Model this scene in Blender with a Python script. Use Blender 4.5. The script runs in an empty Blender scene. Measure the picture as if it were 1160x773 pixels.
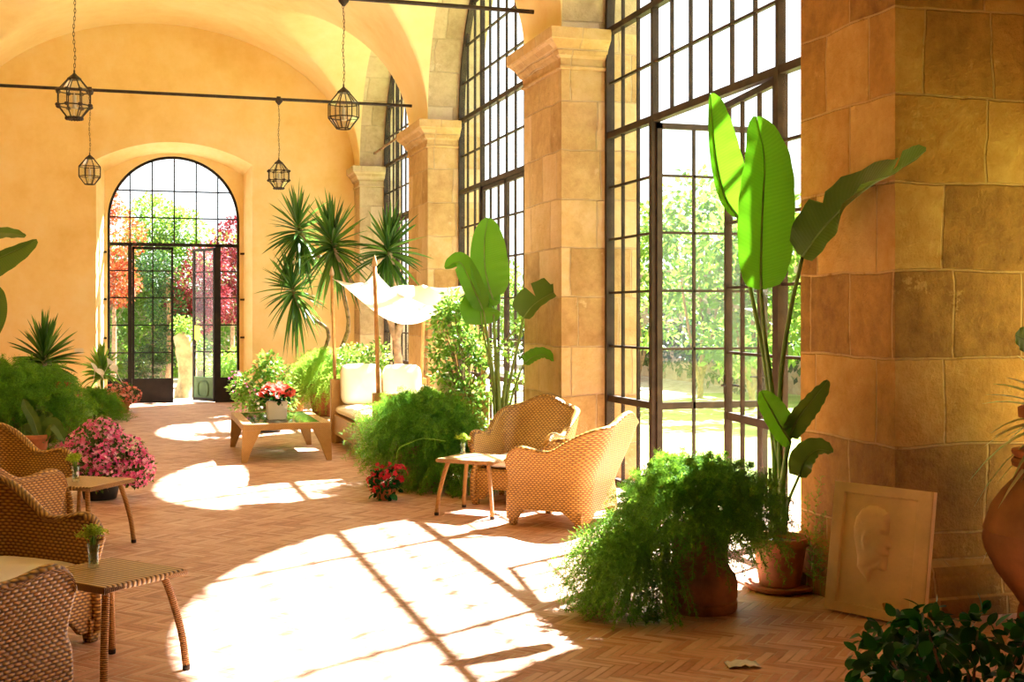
import bpy, math, random
import numpy as np
from mathutils import Vector, Matrix
PI = math.pi
random.seed(7); RNG = np.random.default_rng(7)
SC = bpy.context.scene
COL = SC.collection

# ---------------------------------------------------------------- camera model
F, HX, HY, EYE = 1400.0, 580.0, 358.0, 1.6
YAW = math.radians(16.77)
SY, CY = math.sin(YAW), math.cos(YAW)
def at(px, py, D):
    """a point of the room, D metres in front of the camera"""
    s = (px - HX) / F * D
    return Vector((D*SY + s*CY, D*CY - s*SY, EYE + (HY - py)/F*D))

# ---------------------------------------------------------------- materials
M = {}
def newmat(name):
    m = bpy.data.materials.new(name); m.use_nodes = True
    nt = m.node_tree; nt.nodes.clear()
    out = nt.nodes.new('ShaderNodeOutputMaterial')
    M[name] = m
    return m, nt, out
class NB:
    """tiny node-graph helper"""
    def __init__(s, nt): s.nt = nt
    def n(s, t, **kw):
        nd = s.nt.nodes.new(t)
        for k, v in kw.items():
            if k.startswith('i_'):
                nd.inputs[k[2:].replace('_', ' ')].default_value = v
            else: setattr(nd, k, v)
        return nd
    def l(s, a, b): s.nt.links.new(a, b)
    def math(s, op, a, b=None, c=None, clamp=False):
        nd = s.nt.nodes.new('ShaderNodeMath'); nd.operation = op; nd.use_clamp = clamp
        for i, v in enumerate((a, b, c)):
            if v is None: continue
            if isinstance(v, (int, float)): nd.inputs[i].default_value = v
            else: s.l(v, nd.inputs[i])
        return nd.outputs[0]
    def ramp(s, fac, stops, interp='LINEAR'):
        nd = s.nt.nodes.new('ShaderNodeValToRGB'); nd.color_ramp.interpolation = interp
        el = nd.color_ramp.elements
        while len(el) < len(stops): el.new(0.5)
        for e, (p, c) in zip(el, stops): e.position = p; e.color = (*c, 1)
        s.l(fac, nd.inputs[0]); return nd.outputs[0]
    def mix(s, fac, a, b, mode='MIX'):
        nd = s.nt.nodes.new('ShaderNodeMix'); nd.data_type = 'RGBA'; nd.blend_type = mode
        for i, v in ((0, fac), (6, a), (7, b)):
            if isinstance(v, (int, float)): nd.inputs[i].default_value = v
            elif isinstance(v, tuple): nd.inputs[i].default_value = (*v, 1)
            else: s.l(v, nd.inputs[i])
        return nd.outputs[2]
    def noise(s, vec, scale, detail=4, rough=.55):
        nd = s.n('ShaderNodeTexNoise'); nd.inputs['Scale'].default_value = scale
        nd.inputs['Detail'].default_value = detail; nd.inputs['Roughness'].default_value = rough
        if vec is not None: s.l(vec, nd.inputs['Vector'])
        return nd.outputs[0]
    def bump(s, h, strength=.3, dist=.01):
        nd = s.n('ShaderNodeBump'); nd.inputs['Strength'].default_value = strength
        nd.inputs['Distance'].default_value = dist; s.l(h, nd.inputs['Height']); return nd.outputs[0]
def pbsdf(g, color, rough=.6, metal=0, normal=None, spec=None, **kw):
    b = g.n('ShaderNodeBsdfPrincipled')
    if isinstance(color, tuple): b.inputs['Base Color'].default_value = (*color, 1)
    else: g.l(color, b.inputs['Base Color'])
    if isinstance(rough, (int, float)): b.inputs['Roughness'].default_value = rough
    else: g.l(rough, b.inputs['Roughness'])
    b.inputs['Metallic'].default_value = metal
    if spec is not None: b.inputs['Specular IOR Level'].default_value = spec
    if normal is not None: g.l(normal, b.inputs['Normal'])
    return b
def simple(name, color, rough=.6, metal=0, var=.12, scale=12, spec=None, bump=.15):
    m, nt, out = newmat(name); g = NB(nt)
    tc = g.n('ShaderNodeTexCoord')
    nz = g.noise(tc.outputs['Object'], scale, 5)
    c2 = tuple(max(0, x*(1-var*1.6)) for x in color); c1 = tuple(min(1, x*(1+var)) for x in color)
    col = g.ramp(nz, [(.3, c2), (.7, c1)])
    b = pbsdf(g, col, rough, metal, g.bump(nz, bump, .004), spec)
    g.l(b.outputs[0], out.inputs[0]); return m
def leafmat(name, dark, mid, light, trans=.35, rough=.45, tcol=None, veins=False, spec=.3):
    m, nt, out = newmat(name); g = NB(nt)
    geo = g.n('ShaderNodeNewGeometry')
    col = g.ramp(geo.outputs['Random Per Island'], [(0, dark), (.5, mid), (1, light)])
    norm = None
    if veins:
        uv = g.n('ShaderNodeTexCoord'); sep = g.n('ShaderNodeSeparateXYZ'); g.l(uv.outputs['UV'], sep.inputs[0])
        w = g.math('SINE', g.math('MULTIPLY', g.math('ADD', sep.outputs[0], g.math('MULTIPLY', g.math('ABSOLUTE', g.math('SUBTRACT', sep.outputs[1], .5)), -.12)), 300.0))
        wv = g.math('MULTIPLY_ADD', w, .5, .5)
        mid_ = g.math('LESS_THAN', g.math('ABSOLUTE', g.math('SUBTRACT', sep.outputs[1], .5)), .022)
        nz = g.noise(uv.outputs['UV'], 5, 3)
        col = g.mix(g.math('MULTIPLY', wv, .28), col, dark)
        col = g.mix(g.math('MULTIPLY', nz, .5), col, light)
        col = g.mix(g.math('MULTIPLY', mid_, .8), col, tuple(x*.6 for x in dark))
        norm = g.bump(wv, .25, .004)
    b = pbsdf(g, col, rough, 0, norm, spec)
    t = g.n('ShaderNodeBsdfTranslucent')
    tc = tcol or tuple(min(1, x*2.4) for x in mid)
    tm = g.mix(.75, col, tc)
    g.l(tm, t.inputs[0])
    mx = g.n('ShaderNodeMixShader'); mx.inputs[0].default_value = trans
    g.l(b.outputs[0], mx.inputs[1]); g.l(t.outputs[0], mx.inputs[2]); g.l(mx.outputs[0], out.inputs[0])
    return m

def mat_plaster(name, c_dark, c_mid, c_light):
    m, nt, out = newmat(name); g = NB(nt)
    tc = g.n('ShaderNodeTexCoord').outputs['Object']
    n1 = g.noise(tc, .55, 6, .62); n2 = g.noise(tc, 2.6, 8, .65); n3 = g.noise(tc, 30, 4)
    f = g.math('ADD', g.math('MULTIPLY', n1, .62), g.math('MULTIPLY', n2, .38))
    col = g.ramp(f, [(.34, c_dark), (.5, c_mid), (.66, c_light)])
    col = g.mix(g.math('MULTIPLY', n3, .12), col, tuple(x*.8 for x in c_mid))
    h = g.math('ADD', g.math('MULTIPLY', n2, 1.0), g.math('MULTIPLY', n3, .25))
    b = pbsdf(g, col, .85, 0, g.bump(h, .28, .03), .2)
    g.l(b.outputs[0], out.inputs[0])
mat_plaster('ochre_plaster', (.76,.53,.20), (.84,.64,.31), (.88,.73,.46))
mat_plaster('vault_plaster', (.82,.61,.29), (.88,.72,.41), (.91,.80,.55))

def mat_stone(name, c_dark, c_mid, c_light, bw=.62, bh=.47, off=0.0, joint=(.30,.17,.07)):
    m, nt, out = newmat(name); g = NB(nt)
    tc = g.n('ShaderNodeTexCoord')
    uv = tc.outputs['UV']; ob = tc.outputs['Object']
    wob = g.n('ShaderNodeTexNoise'); wob.inputs['Scale'].default_value = 1.7; wob.inputs['Detail'].default_value = 4
    g.l(ob, wob.inputs['Vector'])
    vm = g.n('ShaderNodeVectorMath', operation='MULTIPLY_ADD')
    g.l(wob.outputs[1], vm.inputs[0]); vm.inputs[1].default_value = (.10,.07,0); 
    ad = g.n('ShaderNodeVectorMath', operation='ADD'); g.l(uv, ad.inputs[0]); ad.inputs[1].default_value = (off, off*.3, 0)
    g.l(ad.outputs[0], vm.inputs[2])
    def brick(w, h, sq, seedoff):
        b = g.n('ShaderNodeTexBrick'); b.offset = .43; b.squash = sq; b.squash_frequency = 3; b.offset_frequency = 2
        b.inputs['Color1'].default_value = (0,0,0,1); b.inputs['Color2'].default_value = (1,1,1,1); b.inputs['Mortar'].default_value = (.5,.5,.5,1)
        b.inputs['Scale'].default_value = 1; b.inputs['Mortar Size'].default_value = .009; b.inputs['Mortar Smooth'].default_value = .5
        b.inputs['Brick Width'].default_value = w; b.inputs['Row Height'].default_value = h
        g.l(vm.outputs[0], b.inputs['Vector']); return b
    b1 = brick(bw, bh, .68, 0)
    n1 = g.noise(ob, 1.3, 8, .7); n2 = g.noise(ob, 9, 8, .7); n3 = g.noise(ob, 55, 3)
    f = g.math('ADD', g.math('ADD', g.math('MULTIPLY', n1, .5), g.math('MULTIPLY', n2, .3)), g.math('MULTIPLY', b1.outputs[0], .24))
    col = g.ramp(f, [(.34, c_dark), (.52, c_mid), (.74, c_light)])
    # worn pale patches and dark chips
    patch = g.ramp(g.noise(ob, 1.9, 12, .78), [(.60, (0,0,0)), (.63, (1,1,1))])
    col = g.mix(g.math('MULTIPLY', patch, .45), col, c_light)
    chip = g.math('LESS_THAN', g.noise(ob, 6.5, 6, .75), .315)
    col = g.mix(g.math('MULTIPLY', chip, .5), col, c_dark)
    jn = g.math('MULTIPLY', b1.outputs['Fac'], g.ramp(n2, [(.36, (0,0,0)), (.46, (1,1,1))]))
    jl = g.mix(n1, joint, tuple(min(1, x*1.1) for x in c_light))
    col = g.mix(jn, col, jl)
    h = g.math('SUBTRACT', g.math('ADD', g.math('MULTIPLY', n2, .7), g.math('MULTIPLY', n3, .15)), g.math('MULTIPLY', b1.outputs['Fac'], .8))
    h = g.math('SUBTRACT', h, g.math('MULTIPLY', chip, .6))
    b = pbsdf(g, col, .8, 0, g.bump(h, .9, .035), .25)
    g.l(b.outputs[0], out.inputs[0])
mat_stone('warm_sandstone', (.20,.09,.014), (.46,.235,.045), (.68,.43,.13))
mat_stone('golden_sandstone', (.36,.21,.075), (.60,.41,.19), (.76,.60,.38), off=.21)
mat_stone('grey_sandstone', (.36,.26,.15), (.58,.46,.30), (.74,.64,.47), off=.37)
mat_stone('garden_wall_stone', (.24,.17,.11), (.36,.27,.18), (.5,.42,.32), .5, .28, joint=(.2,.16,.12))

def mat_floor():
    m, nt, out = newmat('herringbone_brick'); g = NB(nt)
    tc = g.n('ShaderNodeTexCoord').outputs['Object']
    mp = g.n('ShaderNodeMapping'); W = .045; N = 5
    mp.inputs['Rotation'].default_value = (0, 0, PI/4); mp.inputs['Scale'].default_value = (1/W, 1/W, 1)
    g.l(tc, mp.inputs[0])
    wob = g.n('ShaderNodeTexNoise'); wob.inputs['Scale'].default_value = 3; g.l(tc, wob.inputs['Vector'])
    vm = g.n('ShaderNodeVectorMath', operation='MULTIPLY_ADD'); g.l(wob.outputs[1], vm.inputs[0])
    vm.inputs[1].default_value = (.35,.35,0); g.l(mp.outputs[0], vm.inputs[2])
    sep = g.n('ShaderNodeSeparateXYZ'); g.l(vm.outputs[0], sep.inputs[0])
    X, Y = sep.outputs[0], sep.outputs[1]
    i = g.math('FLOOR', X); j = g.math('FLOOR', Y)
    fx = g.math('SUBTRACT', X, i); fy = g.math('SUBTRACT', Y, j)
    d = g.math('FLOORED_MODULO', g.math('SUBTRACT', i, j), 2*N)
    hz = g.math('LESS_THAN', d, N-.5)
    def sel(a, b):   # hz ? a : b
        return g.math('ADD', g.math('MULTIPLY', hz, a), g.math('MULTIPLY', g.math('SUBTRACT', 1.0, hz), b))
    e = g.math('SUBTRACT', 2*N-1, d)
    across = sel(fy, fx); along = sel(g.math('ADD', d, fx), g.math('ADD', e, fy))
    idx = sel(g.math('SUBTRACT', i, d), i); idy = sel(j, g.math('SUBTRACT', j, e))
    ea = g.math('MINIMUM', across, g.math('SUBTRACT', 1.0, across))
    el = g.math('MINIMUM', along, g.math('SUBTRACT', float(N), along))
    edge = g.math('MINIMUM', ea, el)
    cb = g.n('ShaderNodeCombineXYZ'); g.l(idx, cb.inputs[0]); g.l(idy, cb.inputs[1]); g.l(hz, cb.inputs[2])
    wn = g.n('ShaderNodeTexWhiteNoise'); wn.noise_dimensions = '3D'; g.l(cb.outputs[0], wn.inputs[0])
    rnd = wn.outputs[0]
    n1 = g.noise(tc, .8, 6, .65); n2 = g.noise(tc, 14, 6, .65); n3 = g.noise(tc, 90, 3)
    f = g.math('ADD', g.math('ADD', g.math('MULTIPLY', rnd, .34), g.math('MULTIPLY', n1, .34)), g.math('MULTIPLY', n2, .42))
    col = g.ramp(f, [(.27, (.28,.11,.06)), (.46, (.53,.27,.17)), (.62, (.63,.37,.26)), (.84, (.74,.55,.44))])
    mort = g.ramp(edge, [(.05, (1,1,1)), (.15, (0,0,0))])
    mc = g.ramp(g.noise(tc, 2.2, 5, .6), [(.40, (.34,.17,.09)), (.60, (.72,.56,.42))])
    col = g.mix(g.math('MULTIPLY', mort, .85), col, mc)
    h = g.math('SUBTRACT', g.math('ADD', g.math('MULTIPLY', rnd, .35), g.math('MULTIPLY', n3, .25)), g.math('MULTIPLY', mort, .5))
    b = pbsdf(g, col, g.math('MULTIPLY_ADD', n2, .25, .38), 0, g.bump(h, .5, .009), .45)
    g.l(b.outputs[0], out.inputs[0])
mat_floor()

def mat_wicker(name, c_dark, c_mid, c_light, sv=.0125, su=.03, rough=.42, stripes=False, swap=False):
    m, nt, out = newmat(name); g = NB(nt)
    uv = g.n('ShaderNodeTexCoord').outputs['UV']
    sep = g.n('ShaderNodeSeparateXYZ'); g.l(uv, sep.inputs[0]); U, V = sep.outputs[0], sep.outputs[1]
    if swap: U, V = V, U
    row = g.math('FLOOR', g.math('DIVIDE', V, sv))
    fv = g.math('SUBTRACT', g.math('DIVIDE', V, sv), row)
    rv = g.math('SINE', g.math('MULTIPLY', fv, PI))
    if stripes: h = g.math('POWER', rv, 1.6)
    else:
        ph = g.math('ADD', g.math('MULTIPLY', U, 2*PI/su), g.math('MULTIPLY', row, PI))
        cu = g.math('MULTIPLY_ADD', g.math('COSINE', ph), .5, .5)
        h = g.math('MULTIPLY', rv, g.math('MULTIPLY_ADD', g.math('POWER', cu, .7), .8, .2))
    nz = g.noise(uv, 25, 3)
    f = g.math('ADD', g.math('MULTIPLY', h, .8), g.math('MULTIPLY', nz, .25))
    col = g.ramp(f, [(.12, c_dark), (.5, c_mid), (.95, c_light)])
    b = pbsdf(g, col, rough, 0, g.bump(h, .7, .006), .5)
    g.l(b.outputs[0], out.inputs[0])
mat_wicker('golden_wicker', (.085,.03,.006), (.40,.20,.034), (.70,.42,.095), .0165, .036)
mat_wicker('leg_binding', (.16,.06,.014), (.44,.21,.05), (.66,.36,.11), .009, .03, stripes=True)
mat_wicker('table_weave', (.07,.03,.008), (.44,.25,.08), (.68,.45,.19), .026, .05, stripes=True, swap=True)
mat_wicker('fine_wicker', (.24,.12,.03), (.54,.31,.09), (.70,.45,.16), .01, .02)

simple('iron', (.045,.033,.026), .5, .6, .3, 20)
simple('window_iron', (.042,.026,.017), .6, .4, .35, 9)
simple('black_door_paint', (.012,.008,.007), .85, 0, .3, 8)
simple('green_door_paint', (.06,.12,.045), .8, 0, .2, 8)
simple('terracotta', (.46,.165,.065), .75, 0, .25, 7, bump=.3)
simple('aged_terracotta', (.36,.17,.085), .85, 0, .4, 6, bump=.6)
simple('warm_urn_clay', (.40,.17,.06), .7, 0, .28, 3.5, bump=.3)
simple('white_cotton', (.84,.79,.68), .9, 0, .04, 6, .1)
simple('cream_cotton', (.80,.71,.53), .9, 0, .05, 6, .1)
simple('white_ceramic', (.82,.8,.75), .35, 0, .03, 4)
simple('black_plastic', (.02,.02,.018), .4, 0, .2, 6)
simple('soil', (.05,.03,.018), .95, 0, .4, 30, bump=.8)
simple('bamboo', (.55,.29,.09), .45, 0, .2, 14)
simple('pale_wood', (.58,.40,.22), .5, 0, .12, 5)
simple('plaque_stone', (.80,.60,.30), .8, 0, .14, 3.5, bump=.3)
simple('bark', (.30,.19,.11), .9, 0, .4, 18, bump=.9)
simple('pale_bark', (.52,.40,.28), .9, 0, .35, 9, bump=.9)
simple('light_spot_pale', (.88,.92,1.0), .2, 0, .1, 20)  # pale bluish tone of the light spot stand-in
simple('weathered_stone', (.30,.25,.15), .9, 0, .35, 5, bump=.8)
simple('yellow_paper', (.85,.78,.16), .8, 0, .05, 10)
simple('unseen_dark_wall', (.16,.09,.045), .6, 0, .2, 4)  # invented dark finish for unseen walls, lowers the fill light
simple('plastic_plate', (.75,.68,.55), .5, 0, .03, 10)
simple('garden_gravel', (.50,.42,.32), .95, 0, .25, 6, bump=.6)
simple('pink_petal', (.86,.10,.30), .6, 0, .25, 25)
simple('candle_wax', (.8,.74,.6), .6, 0, .05, 6)
leafmat('fern_green', (.015,.09,.004), (.055,.22,.010), (.18,.44,.03), .38, .6, (.42,.72,.06))
leafmat('light_fern_green', (.10,.26,.02), (.22,.44,.04), (.40,.62,.09), .45, .6, (.6,.85,.12))
leafmat('yucca_green', (.015,.06,.012), (.045,.14,.02), (.15,.32,.05), .22, .35, (.2,.42,.06))
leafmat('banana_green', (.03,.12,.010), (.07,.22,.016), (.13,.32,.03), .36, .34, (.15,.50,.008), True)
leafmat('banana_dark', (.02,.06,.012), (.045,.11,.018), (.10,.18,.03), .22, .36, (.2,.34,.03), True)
leafmat('ficus_green', (.04,.12,.015), (.09,.24,.03), (.22,.42,.06), .35, .35, (.4,.66,.08))
leafmat('dark_leaf', (.002,.022,.004), (.006,.065,.010), (.016,.17,.028), .15, .45, (.08,.4,.04), False, .12)
leafmat('azalea_leaf', (.02,.055,.012), (.05,.12,.02), (.12,.2,.04), .25, .5)
leafmat('pink_flower', (.70,.03,.26), (.92,.16,.50), (.98,.62,.82), .35, .6, (1,.35,.5))
leafmat('salmon_flower', (.80,.10,.10), (.90,.30,.24), (.95,.62,.52), .3, .6, (1,.5,.4))
leafmat('rose_petal', (.72,.06,.06), (.85,.13,.11), (.93,.40,.33), .3, .6, (1,.35,.25))
leafmat('red_flower', (.35,.005,.015), (.55,.01,.03), (.75,.04,.06), .25, .6, (.9,.1,.1))
leafmat('white_flower', (.8,.78,.7), (.9,.88,.82), (.98,.97,.93), .3, .6, (1,1,.95))
leafmat('lime_flower', (.16,.32,.02), (.36,.52,.04), (.62,.72,.10), .35, .6, (.7,.9,.1))
leafmat('variegated_leaf', (.30,.42,.10), (.62,.70,.36), (.85,.86,.62), .35, .5, (.9,.95,.5))
leafmat('garden_green', (.010,.04,.004), (.032,.11,.009), (.10,.21,.022), .35, .5, (.45,.75,.08))
leafmat('garden_deep_green', (.005,.022,.004), (.014,.05,.008), (.05,.12,.018), .3, .5)
leafmat('garden_orange', (.16,.018,.01), (.40,.08,.03), (.62,.22,.08), .3, .6, (.55,.13,.03))
leafmat('garden_crimson', (.05,.004,.007), (.14,.012,.02), (.36,.05,.07), .25, .6, (.30,.025,.035))
leafmat('lawn_green', (.10,.22,.03), (.24,.38,.06), (.42,.52,.12), .3, .7)

def mat_glass(name, tint, refl=.05, dirt=.06):
    m, nt, out = newmat(name); g = NB(nt)
    tc = g.n('ShaderNodeTexCoord').outputs['Object']
    tr = g.n('ShaderNodeBsdfTransparent'); tr.inputs[0].default_value = (*tint, 1)
    gl = g.n('ShaderNodeBsdfGlossy'); gl.inputs['Roughness'].default_value = .03
    df = g.n('ShaderNodeBsdfDiffuse'); df.inputs[0].default_value = (.8,.82,.85,1)
    dn = g.ramp(g.noise(tc, 2.2, 6, .6), [(.45, (0,0,0)), (.8, (1,1,1))])
    m1 = g.n('ShaderNodeMixShader'); m1.inputs[0].default_value = refl
    g.l(tr.outputs[0], m1.inputs[1]); g.l(gl.outputs[0], m1.inputs[2])
    m2 = g.n('ShaderNodeMixShader'); g.l(g.math('MULTIPLY_ADD', dn, dirt, .01), m2.inputs[0])
    g.l(m1.outputs[0], m2.inputs[1]); g.l(df.outputs[0], m2.inputs[2]); g.l(m2.outputs[0], out.inputs[0])
mat_glass('window_glass', (.95,.97,.98), .03, .035)
mat_glass('lantern_glass', (.93,.95,.95), .12, .06)
mat_glass('table_glass', (.30,.34,.32), .45, 0)
mat_glass('vase_glass', (.86,.92,.90), .14, 0)
def mat_canopy():
    m, nt, out = newmat('canopy_cloth'); g = NB(nt)
    tc = g.n('ShaderNodeTexCoord').outputs['UV']
    w = g.noise(tc, 60, 2)
    b = pbsdf(g, (.86,.83,.76), .9, 0, g.bump(w, .1, .002), .1)
    t = g.n('ShaderNodeBsdfTranslucent'); t.inputs[0].default_value = (.92,.88,.78,1)
    mx = g.n('ShaderNodeMixShader'); mx.inputs[0].default_value = .5
    g.l(b.outputs[0], mx.inputs[1]); g.l(t.outputs[0], mx.inputs[2]); g.l(mx.outputs[0], out.inputs[0])
mat_canopy()
def mat_lawn():
    m, nt, out = newmat('lawn_ground'); g = NB(nt)
    tc = g.n('ShaderNodeTexCoord').outputs['Object']
    f = g.math('ADD', g.math('MULTIPLY', g.noise(tc, 1.2, 6), .5), g.math('MULTIPLY', g.noise(tc, 30, 4), .5))
    col = g.ramp(f, [(.3, (.12,.20,.04)), (.5, (.30,.38,.10)), (.7, (.52,.50,.24))])
    b = pbsdf(g, col, .95, 0, g.bump(f, .6, .03), .1); g.l(b.outputs[0], out.inputs[0])
mat_lawn()

# ---------------------------------------------------------------- mesh builder
class MB:
    def __init__(s): s.v = []; s.f = []; s.n = 0; s.uv = None; s.uvs = {}
    def add(s, verts, faces, uv=None):
        """uv: per-vertex (N,2) or None for box projection"""
        verts = np.asarray(verts, dtype=float).reshape(-1, 3)
        if len(faces) == 0: return
        base = s.n
        s.v.append(verts); s.n += len(verts)
        s.f.append((np.asarray([list(f) for f in faces], dtype=object) if False else faces, base, uv))
    def box(s, c, d, rz=0, taper=1.0):
        x, y, z = [q/2 for q in d]
        t = taper
        v = np.array([(-x*t,-y*t,-z),(x*t,-y*t,-z),(x*t,y*t,-z),(-x*t,y*t,-z),(-x,-y,z),(x,-y,z),(x,y,z),(-x,y,z)])
        if rz:
            c_, s_ = math.cos(rz), math.sin(rz); v = v @ np.array([[c_, s_, 0],[-s_, c_, 0],[0,0,1]])
        s.add(v + np.array(c), [(3,2,1,0),(4,5,6,7),(0,1,5,4),(1,2,6,5),(2,3,7,6),(3,0,4,7)])
    def box2(s, a, b):
        s.box([(p+q)/2 for p, q in zip(a, b)], [abs(q-p) for p, q in zip(a, b)])
    def tube(s, pts, r, n=8, caps=True, closed=False):
        pts = [Vector(p) for p in pts]; K = len(pts)
        rs = r if hasattr(r, '__len__') else [r]*K
        V = []; UV = []; prev = None; dist = 0
        for k, p in enumerate(pts):
            if closed: t = pts[(k+1) % K] - pts[k-1]
            else: t = pts[min(k+1, K-1)] - pts[max(k-1, 0)]
            if t.length < 1e-9: t = Vector((0,0,1))
            t.normalize()
            if prev is None:
                a = Vector((0,0,1)) if abs(t.z) < .9 else Vector((1,0,0))
                u = t.cross(a).normalized()
            else:
                u = (prev - t*prev.dot(t)); u = u.normalized() if u.length > 1e-6 else t.orthogonal().normalized()
            prev = u; w = t.cross(u)
            if k: dist += (p - pts[k-1]).length
            for i in range(n):
                a = 2*PI*i/n
                V.append(p + (u*math.cos(a) + w*math.sin(a))*rs[k]); UV.append((2*PI*rs[k]*i/n, dist))
        Fc = []
        for k in range(K if closed else K-1):
            k2 = (k+1) % K
            for i in range(n):
                j = (i+1) % n
                Fc.append((k*n+i, k*n+j, k2*n+j, k2*n+i))
        if caps and not closed:
            Fc.append(tuple(range(n-1, -1, -1))); Fc.append(tuple((K-1)*n+i for i in range(n)))
        s.add([tuple(v) for v in V], Fc, UV)
    def lathe(s, prof, c=(0,0,0), n=32, caps=True):
        V = []; Fc = []; UV = []; d = 0
        for k, (r, z) in enumerate(prof):
            if k: d += math.hypot(r-prof[k-1][0], z-prof[k-1][1])
            for i in range(n):
                a = 2*PI*i/n; V.append((c[0]+r*math.cos(a), c[1]+r*math.sin(a), c[2]+z)); UV.append((a*.3, d))
        for k in range(len(prof)-1):
            for i in range(n):
                j = (i+1) % n; Fc.append((k*n+i, k*n+j, (k+1)*n+j, (k+1)*n+i))
        if caps:
            if prof[0][0] > 1e-4: Fc.append(tuple(range(n-1, -1, -1)))
            if prof[-1][0] > 1e-4: Fc.append(tuple((len(prof)-1)*n+i for i in range(n)))
        s.add(V, Fc, UV)
    def prism(s, poly, a, b, axis):
        """extrude 2D polygon along axis 0/1/2 from a to b"""
        n = len(poly); V = []
        for t in (a, b):
            for p in poly:
                q = list(p); q.insert(axis, t); V.append(q)
        Fc = [tuple(range(n-1, -1, -1)), tuple(range(n, 2*n))] + [(i, (i+1) % n, n+(i+1) % n, n+i) for i in range(n)]
        s.add(V, Fc)
    def grid(s, P, uv=None, flip=False):
        """P (a,b,3) array"""
        a, b = P.shape[:2]
        idx = np.arange(a*b).reshape(a, b)
        q = np.stack([idx[:-1,:-1], idx[1:,:-1], idx[1:,1:], idx[:-1,1:]], -1).reshape(-1, 4)
        if flip: q = q[:, ::-1]
        s.add(P.reshape(-1, 3), q, None if uv is None else np.asarray(uv).reshape(-1, 2))
    def inst(s, pv, pf, mats, uv=None):
        """many copies of a small shape: pv (n,3), pf (m,k), mats (N,4,4) or (N,3,4)"""
        mats = np.asarray(mats); N = len(mats); n = len(pv)
        V = np.einsum('nij,kj->nki', mats[:, :3, :3], pv) + mats[:, None, :3, 3]
        Fa = (np.asarray(pf)[None] + (np.arange(N)*n)[:, None, None]).reshape(-1, np.asarray(pf).shape[1])
        s.add(V.reshape(-1, 3), Fa, None if uv is None else np.tile(np.asarray(uv), (N, 1)))
    def build(s, name, mat, parent=None, smooth=False, loc=None, bevel=0, seg=2, auto=None):
        V = np.concatenate(s.v) if s.v else np.zeros((0, 3))
        starts = []; loops = []; tot = 0; luv = []
        for fs, base, uv in s.f:
            if isinstance(fs, np.ndarray):
                m, k = fs.shape
                loops.append((fs + base).reshape(-1)); starts.append(tot + np.arange(m)*k); tot += m*k
                local = fs.reshape(-1)
            else:
                L = [len(f) for f in fs]
                local = np.fromiter((i for f in fs for i in f), dtype=int)
                loops.append(local + base); st = np.concatenate([[0], np.cumsum(L)[:-1]]); starts.append(tot + st); tot += sum(L)
            luv.append(np.full((len(local), 2), np.nan) if uv is None else np.asarray(uv, dtype=float)[local])
        loops = np.concatenate(loops).astype(np.int32); starts = np.concatenate(starts).astype(np.int32)
        luv = np.concatenate(luv)
        me = bpy.data.meshes.new(name)
        me.vertices.add(len(V)); me.vertices.foreach_set('co', V.reshape(-1).astype(np.float32))
        me.loops.add(len(loops)); me.loops.foreach_set('vertex_index', loops)
        me.polygons.add(len(starts)); me.polygons.foreach_set('loop_start', starts)
        me.update(calc_edges=True)
        # uv
        nanm = np.isnan(luv[:, 0])
        if nanm.any():
            nr = np.zeros(len(starts)*3, dtype=np.float32); me.polygons.foreach_get('normal', nr); nr = np.abs(nr.reshape(-1, 3))
            lt = np.diff(np.concatenate([starts, [len(loops)]]))
            ax = np.repeat(nr.argmax(1), lt); co = V[loops]
            bu = np.where(ax == 0, co[:, 1], co[:, 0]); bv = np.where(ax == 2, co[:, 1], co[:, 2])
            luv[nanm, 0] = bu[nanm]; luv[nanm, 1] = bv[nanm]
        ul = me.uv_layers.new(name='UVMap'); ul.data.foreach_set('uv', luv.reshape(-1).astype(np.float32))
        me.polygons.foreach_set('use_smooth', np.full(len(starts), bool(smooth)))
        me.materials.append(M[mat] if isinstance(mat, str) else mat)
        me.validate(); me.update()
        if bevel and smooth is None: me.polygons.foreach_set('use_smooth', np.ones(len(starts), dtype=bool)); me.set_sharp_from_angle(angle=.6)
        o = bpy.data.objects.new(name, me); COL.objects.link(o)
        if parent is not None: o.parent = parent
        if loc is not None: o.location = loc
        if bevel:
            b = o.modifiers.new('bevel', 'BEVEL'); b.width = bevel; b.segments = seg; b.limit_method = 'ANGLE'
            b.angle_limit = math.radians(40)
        if auto:
            me.set_sharp_from_angle(angle=math.radians(auto))
        return o

def tag(o, label=None, cat=None, group=None, kind=None):
    if label: o['label'] = label
    if cat: o['category'] = cat
    if group: o['group'] = group
    if kind: o['kind'] = kind
    return o
def empty(name, loc=(0,0,0), rz=0, **kw):
    o = bpy.data.objects.new(name, None); COL.objects.link(o); o.location = loc; o.rotation_euler = (0,0,rz)
    o.empty_display_size = .1
    return tag(o, **kw)
KIDS = {}
def copy_tree(o, parent=None):
    kids = [c for c in COL.objects if c.parent == o]
    c = o.copy(); COL.objects.link(c); c.parent = parent
    for k in kids: copy_tree(k, c)
    return c
def place(o, loc, rz=0, label=None, group=None, sc=1):
    o.location = loc; o.rotation_euler = (0,0,rz); o.scale = (sc,)*3
    return tag(o, label=label, group=group)
def bez(p0, p1, p2, n=10):
    p0, p1, p2 = Vector(p0), Vector(p1), Vector(p2)
    return [p0*(1-t)**2 + p1*2*t*(1-t) + p2*t*t for t in [i/(n-1) for i in range(n)]]
def spline(pts, n=24):
    pts = [Vector(p) for p in pts]; P = [pts[0]*2-pts[1]] + pts + [pts[-1]*2-pts[-2]]; out = []
    segs = len(pts)-1
    for k in range(n):
        u = k/(n-1)*segs; i = min(int(u), segs-1); t = u-i
        a, b, c, d = P[i:i+4]
        out.append(.5*((2*b) + (-a+c)*t + (2*a-5*b+4*c-d)*t*t + (-a+3*b-3*c+d)*t**3))
    return out
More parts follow.
